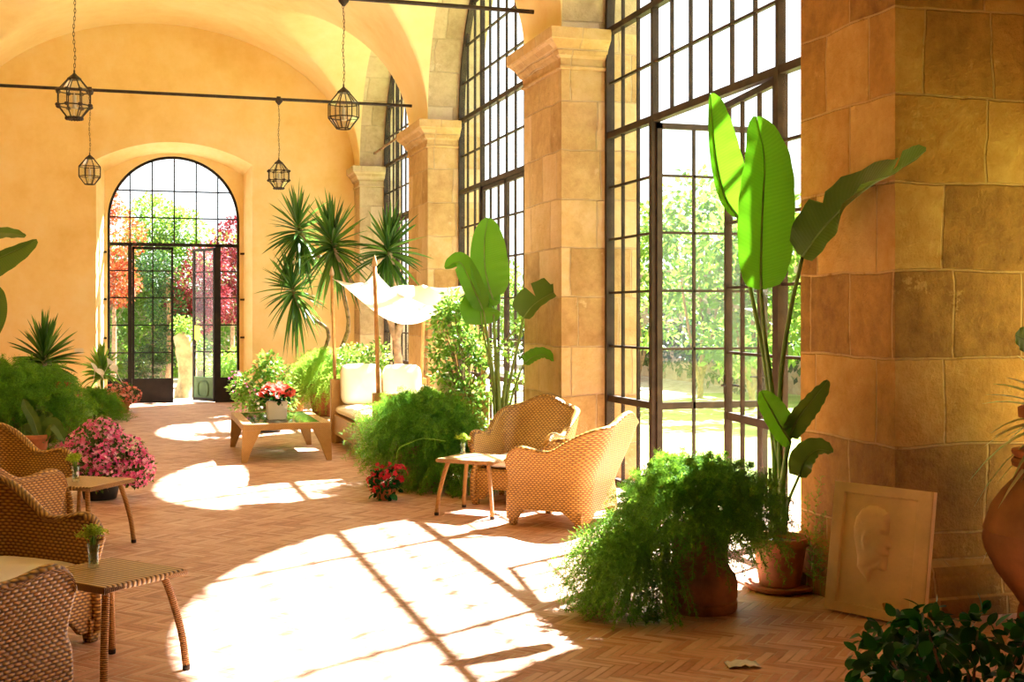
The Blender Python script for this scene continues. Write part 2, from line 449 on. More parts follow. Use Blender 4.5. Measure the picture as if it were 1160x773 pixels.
# ================================================================ THE ROOM
XL, XR, XW = -3.07, 3.85, 4.33
SPR = 4.33
Y_BACK, Y_END = -5.2, 23.0
# bays: (y0, y1, window plane, outer face)
BAYS = [(-4.4, 0.1, 5.15, 5.5), (1.21, 5.71, 5.15, 5.5), (6.69, 11.14, XW, 4.62), (12.33, 16.85, XW, 4.62), (18.13, 22.4, XW, 4.62)]
XC = .39; HALF = 3.46; RISE = 2.5

fl = MB(); fl.box2((XL-.1, Y_BACK-.1, -.12), (5.5, Y_END+.75, 0)); floor = fl.build('floor', 'herringbone_brick'); tag(floor, kind='structure')

# vaulted ceiling ---------------------------------------------------------
def zb(x): return SPR + RISE*np.sqrt(np.clip(1-((x-XC)/HALF)**2, 0, 1))
def zc(y):
    z = np.full_like(y, SPR)
    for (a, b, _, _) in BAYS:
        c, R = (a+b)/2, (b-a)/2
        z = np.maximum(z, SPR + np.sqrt(np.clip(R*R-(y-c)**2, 0, None)))
    return z
tx = np.linspace(-PI/2, PI/2, 121); xs = XC + HALF*np.sin(tx)
ys = [Y_BACK]
for (a, b, _, _) in BAYS:
    c, R = (a+b)/2, (b-a)/2; ys += list(c + R*np.sin(np.linspace(-PI/2, PI/2, 91)))
ys += [22.7, Y_END]
ys = np.array(ys)
X_, Y_ = np.meshgrid(xs, ys, indexing='ij')
Z_ = np.maximum(zb(X_), zc(Y_))
# soften the arris a little
kk = .05; A_, B_ = zb(X_), zc(Y_); Z_ = np.where(np.abs(A_-B_) < kk, np.maximum(A_, B_) + (kk-np.abs(A_-B_))**2/(4*kk), np.maximum(A_, B_))
cm = MB(); cm.grid(np.stack([X_, Y_, Z_], -1)); ce = cm.build('ceiling', 'vault_plaster', smooth=True); tag(ce, kind='structure')

# right wall: spandrels over the piers with arched openings ------------------
def arch_wall(lst, x0, x1, name, ztop=7.4):
    obs = []
    for (xa, xb, bays, yA, yB) in lst:
        w = MB(); st = MB(); cur = yA
        for (a, b) in bays:
            c, R = (a+b)/2, (b-a)/2
            arc = [(c - R*math.cos(PI*i/40), SPR + R*math.sin(PI*i/40)) for i in range(41)]
            w.prism([(cur, SPR), (a, SPR), (a, ztop), (cur, ztop)][::1], xa, xb, 0) if a > cur + 1e-4 else None
            for i in range(40):
                (p, q), (r, t) = arc[i], arc[i+1]
                for X, fl_ in ((xa, 0), (xb, 1)):
                    f = [(X, p, q), (X, r, t), (X, r, ztop), (X, p, ztop)]
                    w.add(f, [(0,1,2,3) if fl_ else (3,2,1,0)])
            cur = b
            # stone voussoir soffit
            P = np.array([[(X, p, q) for X in (xa, xb)] for (p, q) in arc])
            L = np.array([[(X, R*PI*i/40) for X in (xa, xb)] for i in range(41)])
            st.grid(P, L)
        w.prism([(cur, SPR), (yB, SPR), (yB, ztop), (cur, ztop)], xa, xb, 0)
        obs.append((w, st))
    return obs
(wA, sA), (wB, sB) = arch_wall([(XR, 4.62, [(a, b) for a, b, *_ in BAYS[2:]], 6.2, Y_END+.0), (XR, 5.5, [(a, b) for a, b, *_ in BAYS[:2]], Y_BACK, 6.2)], 0, 0, '')
wr = wA.build('wall_right', 'ochre_plaster'); tag(wr, kind='structure')
w2 = wB.build('wall_right_near', 'ochre_plaster'); tag(w2, kind='structure')
n = 1
for s_ in (sA, sB):
    o = s_.build('trim_%d' % n, 'grey_sandstone', smooth=True); tag(o, kind='structure'); n += 1

# piers as engaged stone pillars -------------------------------------------
def pillar(y0, y1, xo, mat, label, xcap):
    root = empty('stone_pillar', (XR, (y0+y1)/2, 0), label=label, cat='pillar')
    cy = (y0+y1)/2; hy = (y1-y0)/2
    s = MB(); s.box2((0, -hy, 0), (xo-XR, hy, 4.0)); s.box2((0.0, -hy, 4.0), (xo-XR, hy, SPR))
    s.build('shaft', mat, root)
    def loft(prof, name):
        m = MB(); V = []; Fc = []
        for (z, p) in prof: V += [(-p, -hy-p, z), (xcap-XR, -hy-p, z), (xcap-XR, hy+p, z), (-p, hy+p, z)]
        k = len(prof)
        for i in range(k-1):
            for j in range(4): Fc.append((i*4+j, i*4+(j+1)%4, (i+1)*4+(j+1)%4, (i+1)*4+j))
        Fc.append((3,2,1,0)); Fc.append(tuple((k-1)*4+j for j in range(4)))
        m.add(V, Fc); m.build(name, mat, root, bevel=.008)
    loft([(3.955,.004),(3.96,.025),(3.985,.03),(3.99,.012),(4.06,.015),(4.085,.045),(4.10,.05),(4.105,.055),(4.15,.075),(4.19,.115),(4.215,.14),(4.22,.15),(4.325,.155)], 'capital')
    loft([(0,.13),(.10,.13),(.105,.10),(.20,.095),(.21,.085),(.235,.09),(.26,.07),(.285,.02),(.295,.002)], 'base')
    return root
pillar(5.71, 6.69, 5.5, 'warm_sandstone', 'broad warm sandstone pillar beside the leaning head plaque, nearest on the right', 5.45)
pillar(11.14, 12.33, 4.62, 'golden_sandstone', 'sandstone pillar with moulded capital behind the two golden wicker armchairs', 4.30)
pillar(16.85, 18.13, 4.62, 'golden_sandstone', 'sandstone pillar with moulded capital behind the white canopied daybed', 4.30)
pillar(22.4, 23.0, 4.62, 'grey_sandstone', 'narrow grey stone pillar in the far right corner behind the yuccas', 4.30)
o_ = MB(); o_.box2((XR, .1, 0), (5.5, 1.21, SPR)); o_.box2((XR, Y_BACK, 0), (5.5, -4.4, SPR)); tag(o_.build('wall_right_back', 'warm_sandstone'), kind='structure')

# left, back walls
lw = MB(); lw.box2((XL-.4, Y_BACK, 0), (XL, 7, 7.4)); tag(lw.build('wall_left_near', 'unseen_dark_wall'), kind='structure')  # out of view, made dark to dim the foreground
lw = MB(); lw.box2((XL-.4, 7, 0), (XL, Y_END, 7.4)); tag(lw.build('wall_left', 'ochre_plaster'), kind='structure')
bw = MB(); bw.box2((XL-.4, Y_BACK-.4, 0), (5.5, Y_BACK, 7.4)); tag(bw.build('wall_back', 'unseen_dark_wall'), kind='structure')  # out of view, made dark to dim the foreground

# end wall with niche and arched door hole ------------------------------------
NX0, NX1 = -.735, 1.975; NZ = 4.36; NR = .36       # niche, segmental head rising NR
DX0, DX1 = -.555, 1.775; DSP = 3.355               # door opening
YD = 23.42; YO = 23.75
def niche_arc(n=30, NX0=NX0, NX1=NX1, NZ=NZ, NR=NR):
    w = (NX1-NX0)/2; R = (w*w+NR*NR)/(2*NR); c = (NX0+NX1)/2; zc_ = NZ+NR-R; a = math.asin(w/R)
    return [(c + R*math.sin(-a+2*a*i/n), zc_ + R*math.cos(-a+2*a*i/n)) for i in range(n+1)]
def door_arc(n=30):
    R = (DX1-DX0)/2; c = (DX0+DX1)/2
    return [(c - R*math.cos(PI*i/n), DSP + R*math.sin(PI*i/n)) for i in range(n+1)]
IX0, IX1, IZ, IR = -.60, 1.84, 4.20, .37
e = MB(); NA = niche_arc(); NB_ = niche_arc(30, IX0, IX1, IZ, IR); DA = door_arc(); TOP = 7.4; XA, XB = XL-.4, 4.62
def face(m, pts): m.add(pts, [tuple(range(len(pts)))])
for Y in (Y_END,):
    face(e, [(XA,Y,0),(NX0,Y,0),(NX0,Y,TOP),(XA,Y,TOP)]); face(e, [(NX1,Y,0),(XB,Y,0),(XB,Y,TOP),(NX1,Y,TOP)])
    for i in range(30):
        a, b = NA[i], NA[i+1]; face(e, [(a[0],Y,a[1]),(b[0],Y,b[1]),(b[0],Y,TOP),(a[0],Y,TOP)])
# niche reveals
face(e, [(NX0,Y_END,0),(IX0,YD,0),(IX0,YD,IZ),(NX0,Y_END,NZ)]); face(e, [(IX1,YD,0),(NX1,Y_END,0),(NX1,Y_END,NZ),(IX1,YD,IZ)])
for i in range(30):
    a, b = NA[i], NA[i+1]; a2, b2 = NB_[i], NB_[i+1]; face(e, [(a[0],Y_END,a[1]),(a2[0],YD,a2[1]),(b2[0],YD,b2[1]),(b[0],Y_END,b[1])])
# niche back (around door), outer face, door reveals
for Y, X0, X1, arcN in ((YD, IX0, IX1, True), (YO, XA, XB, False)):
    zt = IZ if arcN else TOP
    face(e, [(X0,Y,0),(DX0,Y,0),(DX0,Y,zt),(X0,Y,zt)]); face(e, [(DX1,Y,0),(X1,Y,0),(X1,Y,zt),(DX1,Y,zt)])
    def ztop(x):
        if not arcN: return TOP
        w = (IX1-IX0)/2; R = (w*w+IR*IR)/(2*IR); c = (IX0+IX1)/2
        return IZ+IR-R + math.sqrt(max(0, R*R-(x-c)**2))
    if arcN:
        for (p, q) in ((IX0, DX0), (DX1, IX1)): face(e, [(p,Y,IZ-.001),(q,Y,IZ-.001),(q,Y,ztop(q)),(p,Y,ztop(p))])
    for i in range(30):
        a, b = DA[i], DA[i+1]; face(e, [(a[0],Y,a[1]),(b[0],Y,b[1]),(b[0],Y,max(ztop(b[0]), b[1])),(a[0],Y,max(ztop(a[0]), a[1]))])
for X in (DX0, DX1): face(e, [(X,YD,0),(X,YO,0),(X,YO,DSP),(X,YD,DSP)])
for i in range(30):
    a, b = DA[i], DA[i+1]; face(e, [(a[0],YD,a[1]),(a[0],YO,a[1]),(b[0],YO,b[1]),(b[0],YD,b[1])])
for X in (XA, XB): face(e, [(X,Y_END,0),(X,YO,0),(X,YO,TOP),(X,Y_END,TOP)])
we = e.build('wall_end', 'ochre_plaster'); tag(we, kind='structure')
bb = MB(); bb.box2((XL, Y_END-.015, 0), (NX0, Y_END, .10)); bb.box2((NX1, Y_END-.015, 0), (XR, Y_END, .10))
tag(bb.build('baseboard_end', 'ochre_plaster', bevel=.004), kind='structure')

# ---------------------------------------------------------------- glazed iron screens
ROWS = [.31, .81, 1.31, 1.82, 2.33, 2.83, 3.33, 3.83, 4.33, 4.83, 5.33, 5.83, 6.3]
def bar(m, x0, z0, x1, z1, w, d, y=0):
    if abs(x1-x0) > abs(z1-z0): m.box2((x0, y-d/2, z0-w/2), (x1, y+d/2, z0+w/2))
    else: m.box2((x0-w/2, y-d/2, z0), (x0+w/2, y+d/2, z1))
def glazed_leaf(root, w, h0, h1, rows, cols, hinge, ang, name='door_leaf', kick=None, t=.022, label=None, stile=.05, kickmat='window_iron', framemat='window_iron', y=0, notice=False):
    """door leaf: hinge x, swings by ang about z; its local x runs from 0 to w (signed)"""
    m = MB(); sg = 1 if w > 0 else -1; W = abs(w)
    def bx(a, b, z0, z1, d=.045):
        m.box2((sg*a, -d/2, z0), (sg*b, d/2, z1))
    bx(0, stile, h0, h1); bx(W-stile, W, h0, h1); bx(0, W, h0, h0+.06); bx(0, W, h1-.05, h1)
    for z in rows: bx(0, W, z-(.03 if abs(z-.81) < .01 else t/2), z+(.03 if abs(z-.81) < .01 else t/2), .03)
    for k in range(1, cols): bx(W*k/cols-t/2, W*k/cols+t/2, kick or h0, h1, .03)
    o = m.build(name, framemat, root); o.location = (hinge, y, 0); o.rotation_euler = (0,0,ang)
    gm = MB(); gm.box2((sg*.01, -.003, (kick or h0)+.01), (sg*(W-.01), .003, h1-.01)); gm.build('pane', 'window_glass', o)
    if kick:
        km = MB(); km.box2((sg*.03, -.018, h0+.03), (sg*(W-.03), .018, kick))
        k2 = MB()
        if notice:
            cx, cz, rx, rz = W/2, (h0+kick)/2, W*.25, (kick-h0)*.33
            for rr in (1, .88):
                pts = [(sg*(cx+rx*rr*math.copysign(abs(math.cos(a))**.6, math.cos(a))), 0, cz+rz*rr*math.copysign(abs(math.sin(a))**.6, math.sin(a))) for a in [2*PI*i/28 for i in range(28)]]
                for yy in (-.02, .02): k2.tube([(p[0], yy, p[2]) for p in pts], .008, 6, closed=True)
            k2.build('kick_moulding', kickmat, o)
        km.build('kick_panel', kickmat, o)
    hm = MB(); hx = W-stile/2
    for yy in (-.05, .05):
        hm.tube([(sg*hx, yy*.3, 1.05), (sg*hx, yy, 1.05), (sg*(hx-.11), yy, 1.05)], .009, 6)
    hm.box2((sg*(hx-.02), -.03, .98), (sg*(hx+.02), .03, 1.12))
    hm.build('handle', 'iron', o)
    if notice:
        nm = MB(); nm.box2((sg*.50, -.008, 1.15), (sg*.70, -.004, 1.42)); nm.build('paper_notice', 'yellow_paper', o)['label'] = 'yellow paper notice taped on a pane'
    return o
def arched_screen(name, xw, y0, y1, left_ang, right_ang):
    """local x runs along world +Y from y0; local +y is world -X (into the room)"""
    W = y1-y0; R = W/2; c = R
    root = empty(name, (xw, y0, 0), PI/2); root['kind'] = 'structure'
    fr = MB(); fw = .055
    fr.box2((0, -.04, 0), (fw, .04, SPR)); fr.box2((W-fw, -.04, 0), (W, .04, SPR)); 
    N = 48
    for i in range(N):
        a0, a1 = PI*i/N, PI*(i+1)/N
        q = [(c-R*math.cos(a0), SPR+R*math.sin(a0)), (c-R*math.cos(a1), SPR+R*math.sin(a1)), (c-(R-fw)*math.cos(a1), SPR+(R-fw)*math.sin(a1)), (c-(R-fw)*math.cos(a0), SPR+(R-fw)*math.sin(a0))]
        fr.prism(q, -.04, .04, 1)
    fr.build('frame', 'window_iron', root)
    p = W/12; xa, xb = p*3, p*9
    def zt(x):
        return SPR + math.sqrt(max(0, (R-fw/2)**2-(x-c)**2))
    hv = MB()
    hv.box2((0, -.035, 3.33-.03), (W, .035, 3.33+.03)); hv.box2((0, -.035, 4.33-.028), (W, .035, 4.33+.028))
    for x in (xa, xb):
        hv.box2((x-.035, -.04, 0), (x+.035, .04, 3.33)); hv.box2((x-.022, -.03, 3.33), (x+.022, .03, zt(x)))
    for (u0, u1) in ((0, xa), (xb, W)):
        hv.box2((u0, -.03, 0), (u1, .03, .06)); hv.box2((u0, -.03, .78), (u1, .03, .84))
    hv.build('mullion', 'window_iron', root)
    th = MB(); t = .022
    for k in range(1, 12):
        if k in (3, 9): continue
        x = p*k
        if 3 < k < 9: bar(th, x, 3.33, x, zt(x), t, .03)
        else: bar(th, x, .06, x, zt(x), t, .03)
    for z in ROWS:
        if z in (3.33, 4.33, .81): continue
        if z < 3.33:
            if z > .5: bar(th, 0, z, xa, z, t, .03); bar(th, xb, z, W, z, t, .03)
        else:
            h = z-SPR; half = math.sqrt(max(0, R*R-max(0, h)**2))
            bar(th, c-half, z, c+half, z, t, .03)
    th.build('glazing_bars', 'window_iron', root)
    gl = MB()
    gl.box2((.02, -.003, .05), (xa, .003, 3.33)); gl.box2((xb, -.003, .05), (W-.02, .003, 3.33))
    poly = [(.02, 3.33), (W-.02, 3.33)] + [(c+(R-.02)*math.cos(PI*i/40), SPR+(R-.02)*math.sin(PI*i/40)) for i in range(41)]
    gl.prism(poly, -.003, .003, 1)
    gl.build('pane', 'window_glass', root)
    rows = [.81, 1.31, 1.82, 2.33, 2.83]
    lw_ = (xb-xa)/2 - .035 - .004
    glazed_leaf(root, lw_, .015, 3.29, rows, 3, xa+.037, right_ang)        # near leaf (low y)
    glazed_leaf(root, -lw_, .015, 3.29, rows, 3, xb-.037, left_ang)        # far leaf
    return root
# near leaf local +x; opening outward = towards world +X = local -y  -> negative rotation about z
arched_screen('window_1', BAYS[2][2], BAYS[2][0], BAYS[2][1], math.radians(90), math.radians(-7.2))
arched_screen('window_2', BAYS[3][2], BAYS[3][0], BAYS[3][1], 0, 0)
arched_screen('window_3', BAYS[4][2], BAYS[4][0], BAYS[4][1], 0, 0)
_m = MB(); _m.box2((5.1, 1.21, 0), (5.5, 4.6, 6.8)); _m.box2((5.1, 4.6, 2.45), (5.5, 5.71, 6.8))  # unseen infill added to block sky light, gap left for the sun patch
tag(_m.build('wall_right_light_block', 'ochre_plaster'), kind='structure')
_d = empty('door_2', (5.2, 5.66, 0), math.radians(-20)); _d['kind'] = 'structure'
glazed_leaf(_d, .70, .01, 2.4, [.81, 1.31, 1.82], 2, 0, 0)
tag((lambda m: (m.box2((5.1, -4.4, 0), (5.5, .1, 6.8)), m.build('wall_right_light_block_back', 'ochre_plaster'))[1])(MB()), kind='structure')  # unseen infill added to shut out light behind the camera

# end door screen ----------------------------------------------------------
def end_door():
    root = empty('door_1', (DX0, YD+.05, 0)); root['kind'] = 'structure'
    W = DX1-DX0; R = W/2; c = R; fw = .045; fr = MB()
    fr.box2((0, -.03, 0), (fw, .03, DSP)); fr.box2((W-fw, -.03, 0), (W, .03, DSP))
    for i in range(40):
        a0, a1 = PI*i/40, PI*(i+1)/40
        q = [(c-R*math.cos(a0), DSP+R*math.sin(a0)), (c-R*math.cos(a1), DSP+R*math.sin(a1)), (c-(R-fw)*math.cos(a1), DSP+(R-fw)*math.sin(a1)), (c-(R-fw)*math.cos(a0), DSP+(R-fw)*math.sin(a0))]
        fr.prism(q, -.03, .03, 1)
    p = W/6
    fr.box2((0, -.035, 2.87), (W, .035, 2.93))
    for x, w in ((p, .035), (5*p, .05)): fr.box2((x-w, -.035, 0), (x+w, .035, 2.9))
    fr.build('frame', 'black_door_paint', root)
    th = MB(); t = .024
    for k in range(1, 6):
        x = p*k; bar(th, x, 2.9, x, DSP+math.sqrt((R-.02)**2-(x-c)**2), t, .03)
    for z in (3.39, 3.88):
        h = max(0, z-DSP); half = math.sqrt(max(0, R*R-h*h)); bar(th, c-half, z, c+half, z, t, .03)
    RW = [.93, 1.43, 1.93, 2.42]
    for (u0, u1) in ((0, p), (5*p, W)):
        for z in RW: bar(th, u0, z, u1, z, t, .03)
    th.build('glazing_bars', 'black_door_paint', root)
    km = MB()
    for (u0, u1) in ((.02, p), (5*p, W-.02)): km.box2((u0, -.02, 0), (u1, .02, .46))
    km.build('kick_panel', 'black_door_paint', root)
    gl = MB(); gl.box2((.02, -.003, .46), (p, .003, 2.9)); gl.box2((5*p, -.003, .46), (W-.02, .003, 2.9))
    gl.prism([(.02, 2.9), (W-.02, 2.9)] + [(c+(R-.02)*math.cos(PI*i/40), DSP+(R-.02)*math.sin(PI*i/40)) for i in range(41)], -.003, .003, 1)
    gl.build('pane', 'window_glass', root)
    lw_ = 2*p-.055
    a = glazed_leaf(root, lw_, .01, 2.86, RW, 2, p+.037, 0, kick=.46, stile=.04, kickmat='black_door_paint', framemat='black_door_paint')
    b = glazed_leaf(root, -lw_, .01, 2.86, RW, 2, 5*p-.05, math.radians(-60), kick=.46, stile=.04, kickmat='green_door_paint', framemat='black_door_paint', notice=True)
    hg = MB()
    for z in (1.2, 1.9, 2.75): 
        for x in (-.06, W+.06): hg.box((x, -.09, z), (.10, .05, .035))
    hg.build('hinge_pin', 'iron', root)
end_door()

# iron tie rods ----------------------------------------------------------------
def rod(y, label):
    m = MB(); m.tube([(XL+.06, y, 4.63), (3.76, y, 4.63)], .022, 8)
    for x in (-.64, 1.86): m.box((x, y, 4.63), (.05, .07, .07))
    o = m.build('tie_rod', 'iron'); tag(o, label, 'tie rod')
rod(11.73, 'dark iron tie rod spanning the vault at the top edge of the photo')
rod(17.49, 'dark iron tie rod crossing in front of the far ochre wall')
m = MB(); m.tube([(4.10, 18.32, 4.56), (4.10, 22.22, 4.56)], .02, 8); m.box((4.10, 22.24, 4.56), (.05, .03, .05))
tag(m.build('tie_rod', 'bark'), 'short rusty iron tie rod slanting across the farthest side window', 'tie rod')

# small switch plate on end wall
m = MB(); m.box((-1.02, Y_END-.008, .98), (.15, .016, .10)); m.box((-1.04, Y_END-.018, .98), (.03, .008, .05)); m.box((-1.0, Y_END-.018, .98), (.03, .008, .05))
tag(m.build('light_switch', 'plastic_plate', bevel=.003), 'small pale switch plate low on the ochre end wall, left of the arched door', 'switch')
# ================================================================ FURNITURE
def pillow_mb(m, c, d, rz=0, p=4.5, n=22, rx=0, puff=1.0):
    """soft cushion: superellipsoid with thin edges. d = full sizes (x, y, z)"""
    V = []; UV = []
    us = np.linspace(-PI/2, PI/2, n); vs = np.linspace(0, 2*PI, 2*n, endpoint=False)
    def sp(t, e): return np.sign(t)*np.abs(t)**e
    for u in us:
        for v in vs:
            e1 = .55; e2 = 2/p
            x = sp(np.cos(u), e1)*sp(np.cos(v), e2); y = sp(np.cos(u), e1)*sp(np.sin(v), e2); z = sp(np.sin(u), e1)
            V.append((x*d[0]/2, y*d[1]/2, z*d[2]/2))
    V = np.array(V)
    r = np.maximum(np.abs(V[:, 0])/(d[0]/2), np.abs(V[:, 1])/(d[1]/2))
    V[:, 2] *= 1 - .35*r**4
    V[:, 2] += .006*np.sin(V[:, 0]*23+V[:, 1]*11)
    cx, sx = math.cos(rx), math.sin(rx); V = V @ np.array([[1,0,0],[0,cx,sx],[0,-sx,cx]])
    cz, sz = math.cos(rz), math.sin(rz); V = V @ np.array([[cz,sz,0],[-sz,cz,0],[0,0,1]])
    V += np.array(c); k = 2*n; Fc = []
    for i in range(n-1):
        for j in range(k): Fc.append((i*k+j, i*k+(j+1)%k, (i+1)*k+(j+1)%k, (i+1)*k+j))
    m.add(V, Fc)

def armchair(label, group=None):
    """faces local +Y"""
    root = empty('wicker_armchair', label=label, cat='armchair')
    # U path
    hw, fy, by, cr = .345, .34, -.33, .13
    pts = [(-hw, fy)]
    pts += [(-hw, fy-(fy-by-cr)*(i/14)**1.6) for i in range(1, 14)]
    pts += [(-hw+cr-cr*math.cos(a), by+cr-cr*math.sin(a)) for a in [PI/2*i/9 for i in range(10)]]
    nb = 16; pts += [(-hw+cr + (2*hw-2*cr)*i/nb, by) for i in range(1, nb)]
    pts += [(-x, y) for x, y in reversed(pts[:24])]
    P = np.array(pts); n = len(P)
    T = np.gradient(P, axis=0); T /= np.linalg.norm(T, axis=1)[:, None]
    Nn = np.stack([T[:, 1], -T[:, 0]], 1)     # outward for this direction
    mid = P.mean(0)
    if ((P-mid)*Nn).sum() < 0: Nn = -Nn
    L = np.concatenate([[0], np.cumsum(np.linalg.norm(np.diff(P, axis=0), axis=1))])
    backness = np.clip((-.0-P[:, 1])/(.31), 0, 1); bs = backness**1.1
    bs = bs*bs*(3-2*bs)
    xh = np.abs(P[:, 0])/hw
    crown = np.where(P[:, 1] < -.18, .035+.055*np.cos(np.clip(xh, 0, 1)*PI/1.0), 0)
    top = .605 + .035*np.exp(-((P[:, 1]-fy+.13)/.12)**2)*(1-bs) + bs*.225 + crown*bs
    sfr = np.minimum(L, L[-1]-L); rf = .11; top = top - np.where(sfr < rf, rf-np.sqrt(np.clip(rf*rf-(rf-sfr)**2, 0, None)), 0)*.8
    front = np.clip((P[:, 1]-.05)/(fy-.05), 0, 1)
    cols = [-1]; zz = [('o', 0.0), ('o', .12), ('o', .22), ('o', .30), ('o', .34), ('o', .40)] 
    def off(z, i):
        base = np.interp(z, [0, .12, .26, .33, .40, .62, .95], [.012, .02, .018, 0, .006, .045, .075])
        back = bs[i]*max(0, z-.33)*.30
        return base, back
    def bottom(i):      # lower edge rises between the feet
        l = L[i]; tot = L[-1]
        cands = [0, L[14]+cr*.8, tot-(L[14]+cr*.8), tot]
        dmin = min(abs(l-c) for c in cands)
        return .05 + .085*min(1, max(0, (dmin-.06)/.08))
    ring = []; UV = []
    K = 9; TH = .05
    for i in range(n):
        t = top[i]; zb_ = bottom(i); col = []; uvc = []
        zs = [zb_ + (t-.03-zb_)*k/(K-1) for k in range(K)]
        def pt(z, inset):
            b, bk = off(z, i)
            q = P[i] + Nn[i]*(b-inset)
            fw_ = front[i]*np.interp(z, [0, .26, .34, .52, .65], [.0, .0, -.016, .014, .014])
            return (q[0], q[1]-bk+fw_, z)
        for z in zs: col.append(pt(z, 0)); uvc.append((L[i], z))
        # rolled rim
        for a in [k*PI/7 for k in range(1, 7)]:
            R = .036; col.append(pt(t-.03+R*math.sin(a), TH/2-(TH/2+.011)*math.cos(a))); uvc.append((L[i], t+.02*a))
        for z in reversed(zs): col.append(pt(max(z, zb_), TH)); uvc.append((L[i], 1.3-z))
        ring.append(col); UV.append(uvc)
    ring = np.array(ring); UV = np.array(UV)
    def seg(a, b, name):
        m = MB(); R_ = ring[a:b+1]; m.grid(R_, UV[a:b+1])
        k = R_.shape[1]
        for e, fl_ in ((0, 1), (-1, 0)):
            c = R_[e]; nz = len(c)
            # rounded end cap for arm fronts
            cap = [tuple(range(nz))] if fl_ else [tuple(range(nz-1, -1, -1))]
            if (a == 0 and e == 0) or (b == n-1 and e == -1):
                rings = [c]
                for s_ in (.5, .85, 1.0):
                    cc = c.copy(); ctr = (c + c[::-1])/2
                    cc = ctr + (c-ctr)*math.sqrt(max(0, 1-s_*s_))*1.0; cc[:, 1] += .024*s_*1.0
                    rings.append(cc)
                A = np.array(rings); uvA = np.repeat(UV[0 if e == 0 else -1][None], 4, 0).copy(); uvA[:, :, 0] += np.array([0, .012, .02, .026])[:, None]
                m.grid(A, uvA, flip=bool(fl_))
        # bottom closing strip
        B = np.stack([R_[:, 0], R_[:, -1]], 1); m.grid(B, flip=True)
        m.build(name, 'golden_wicker', root, smooth=True)
    i1, i2 = 17, n-18
    seg(0, i1, 'armrest'); seg(i1, i2, 'backrest'); seg(i2, n-1, 'armrest')
    # seat frame with arched apron
    s = MB(); w = hw-.03
    prof = [(-w, .30)] + [(-w, .05)] + [(-w+.07, .05)] + [(-w+.07+ (2*w-.14)*k/12, .05+.085*min(1, math.sin(PI*k/12)*2.2)) for k in range(13)] + [(w-.07, .05), (w, .05), (w, .30)]
    pts = []
    for q in prof:
        if not pts or (abs(q[0]-pts[-1][0])+abs(q[1]-pts[-1][1])) > 1e-5: pts.append(q)
    s.prism(pts[::-1], fy-.05, fy-.01, 1)
    s.box2((-w, by+.06, .24), (w, fy-.03, .31))
    s.build('seat_frame', 'golden_wicker', root, bevel=.006)
    for sx in (-1, 1):
        for yy in (fy-.03, by+.055):
            l = MB(); l.box((sx*(hw-.022), yy, .06), (.075, .075, .12), taper=.72); l.build('leg', 'golden_wicker', root, bevel=.008)
    c = MB(); pillow_mb(c, (0, .02, .365), (.60, .60, .11), p=7); c.build('seat_cushion', 'white_cotton', root, smooth=True)['label'] = 'off-white seat cushion'
    return root
A1 = armchair('golden wicker armchair seen from its side, nearest to the fern urn, its back sunlit')
place(A1, (3.17, 9.08, 0), math.radians(45), sc=.95)
G = 'wicker armchairs'
A1['group'] = G
def chair_copy(loc, rz, label):
    c = copy_tree(A1); place(c, loc, math.radians(rz), label, G, sc=.97); return c
chair_copy((3.17, 10.18, 0), 140, 'golden wicker armchair facing forward at the foot of the pillar, behind its sunlit side table')
chair_copy((-.745, 5.27, 0), -45, 'brown wicker armchair in the bottom left corner, its side turned to the camera')
chair_copy((-.665, 6.40, 0), -135, 'brown wicker armchair with a white seat cushion behind the nearest side table')
chair_copy((-.95, 8.50, 0), -45, 'wicker armchair on the left half hidden behind the cushioned one, beside the second table')
chair_copy((-.95, 9.62, 0), -135, 'farthest wicker armchair on the left, its arm reaching towards the pink azalea')

def side_table(label):
    root = empty('wicker_side_table', label=label, cat='side table', group='woven side tables')
    w, d = .46, .50
    t = MB(); t.box((0, 0, .443), (w, d, .030)); t.build('tabletop', 'table_weave', root, bevel=.010, seg=3)
    e = MB()
    r = .016; x, y = w/2-.005, d/2-.005
    e.tube([(-x,-y,.440),(x,-y,.440),(x,y,.440),(-x,y,.440)], r, 8, closed=True); e.build('edge_binding', 'leg_binding', root, smooth=True)
    for sx in (-1, 1):
        for sy in (-1, 1):
            l = MB(); p = spline([(sx*(w/2-.07), sy*(d/2-.07), .43), (sx*(w/2-.045), sy*(d/2-.045), .33), (sx*(w/2-.015), sy*(d/2-.015), .17), (sx*(w/2+.0), sy*(d/2+.0), .02)], 12)
            l.tube(p, [.017]*12, 10); lg = l.build('leg', 'leg_binding', root, smooth=True)
            c = MB(); c.lathe([(.0165,0),(.018,.004),(.018,.022),(.0165,.026)], (sx*w/2, sy*d/2, 0), 12); c.build('foot_cap', 'iron', lg)
    return root
T1 = side_table('woven side table in the left foreground with arched legs and a herb posy on it')
place(T1, (-.135, 5.81, 0), math.radians(41))
T2 = copy_tree(T1); place(T2, (-.37, 9.03, 0), math.radians(146), 'second woven side table on the left, in front of the pink azalea')
T3 = copy_tree(T1); place(T3, (2.62, 9.66, 0), math.radians(47), 'pale sunlit woven side table between the two golden armchairs on the right')

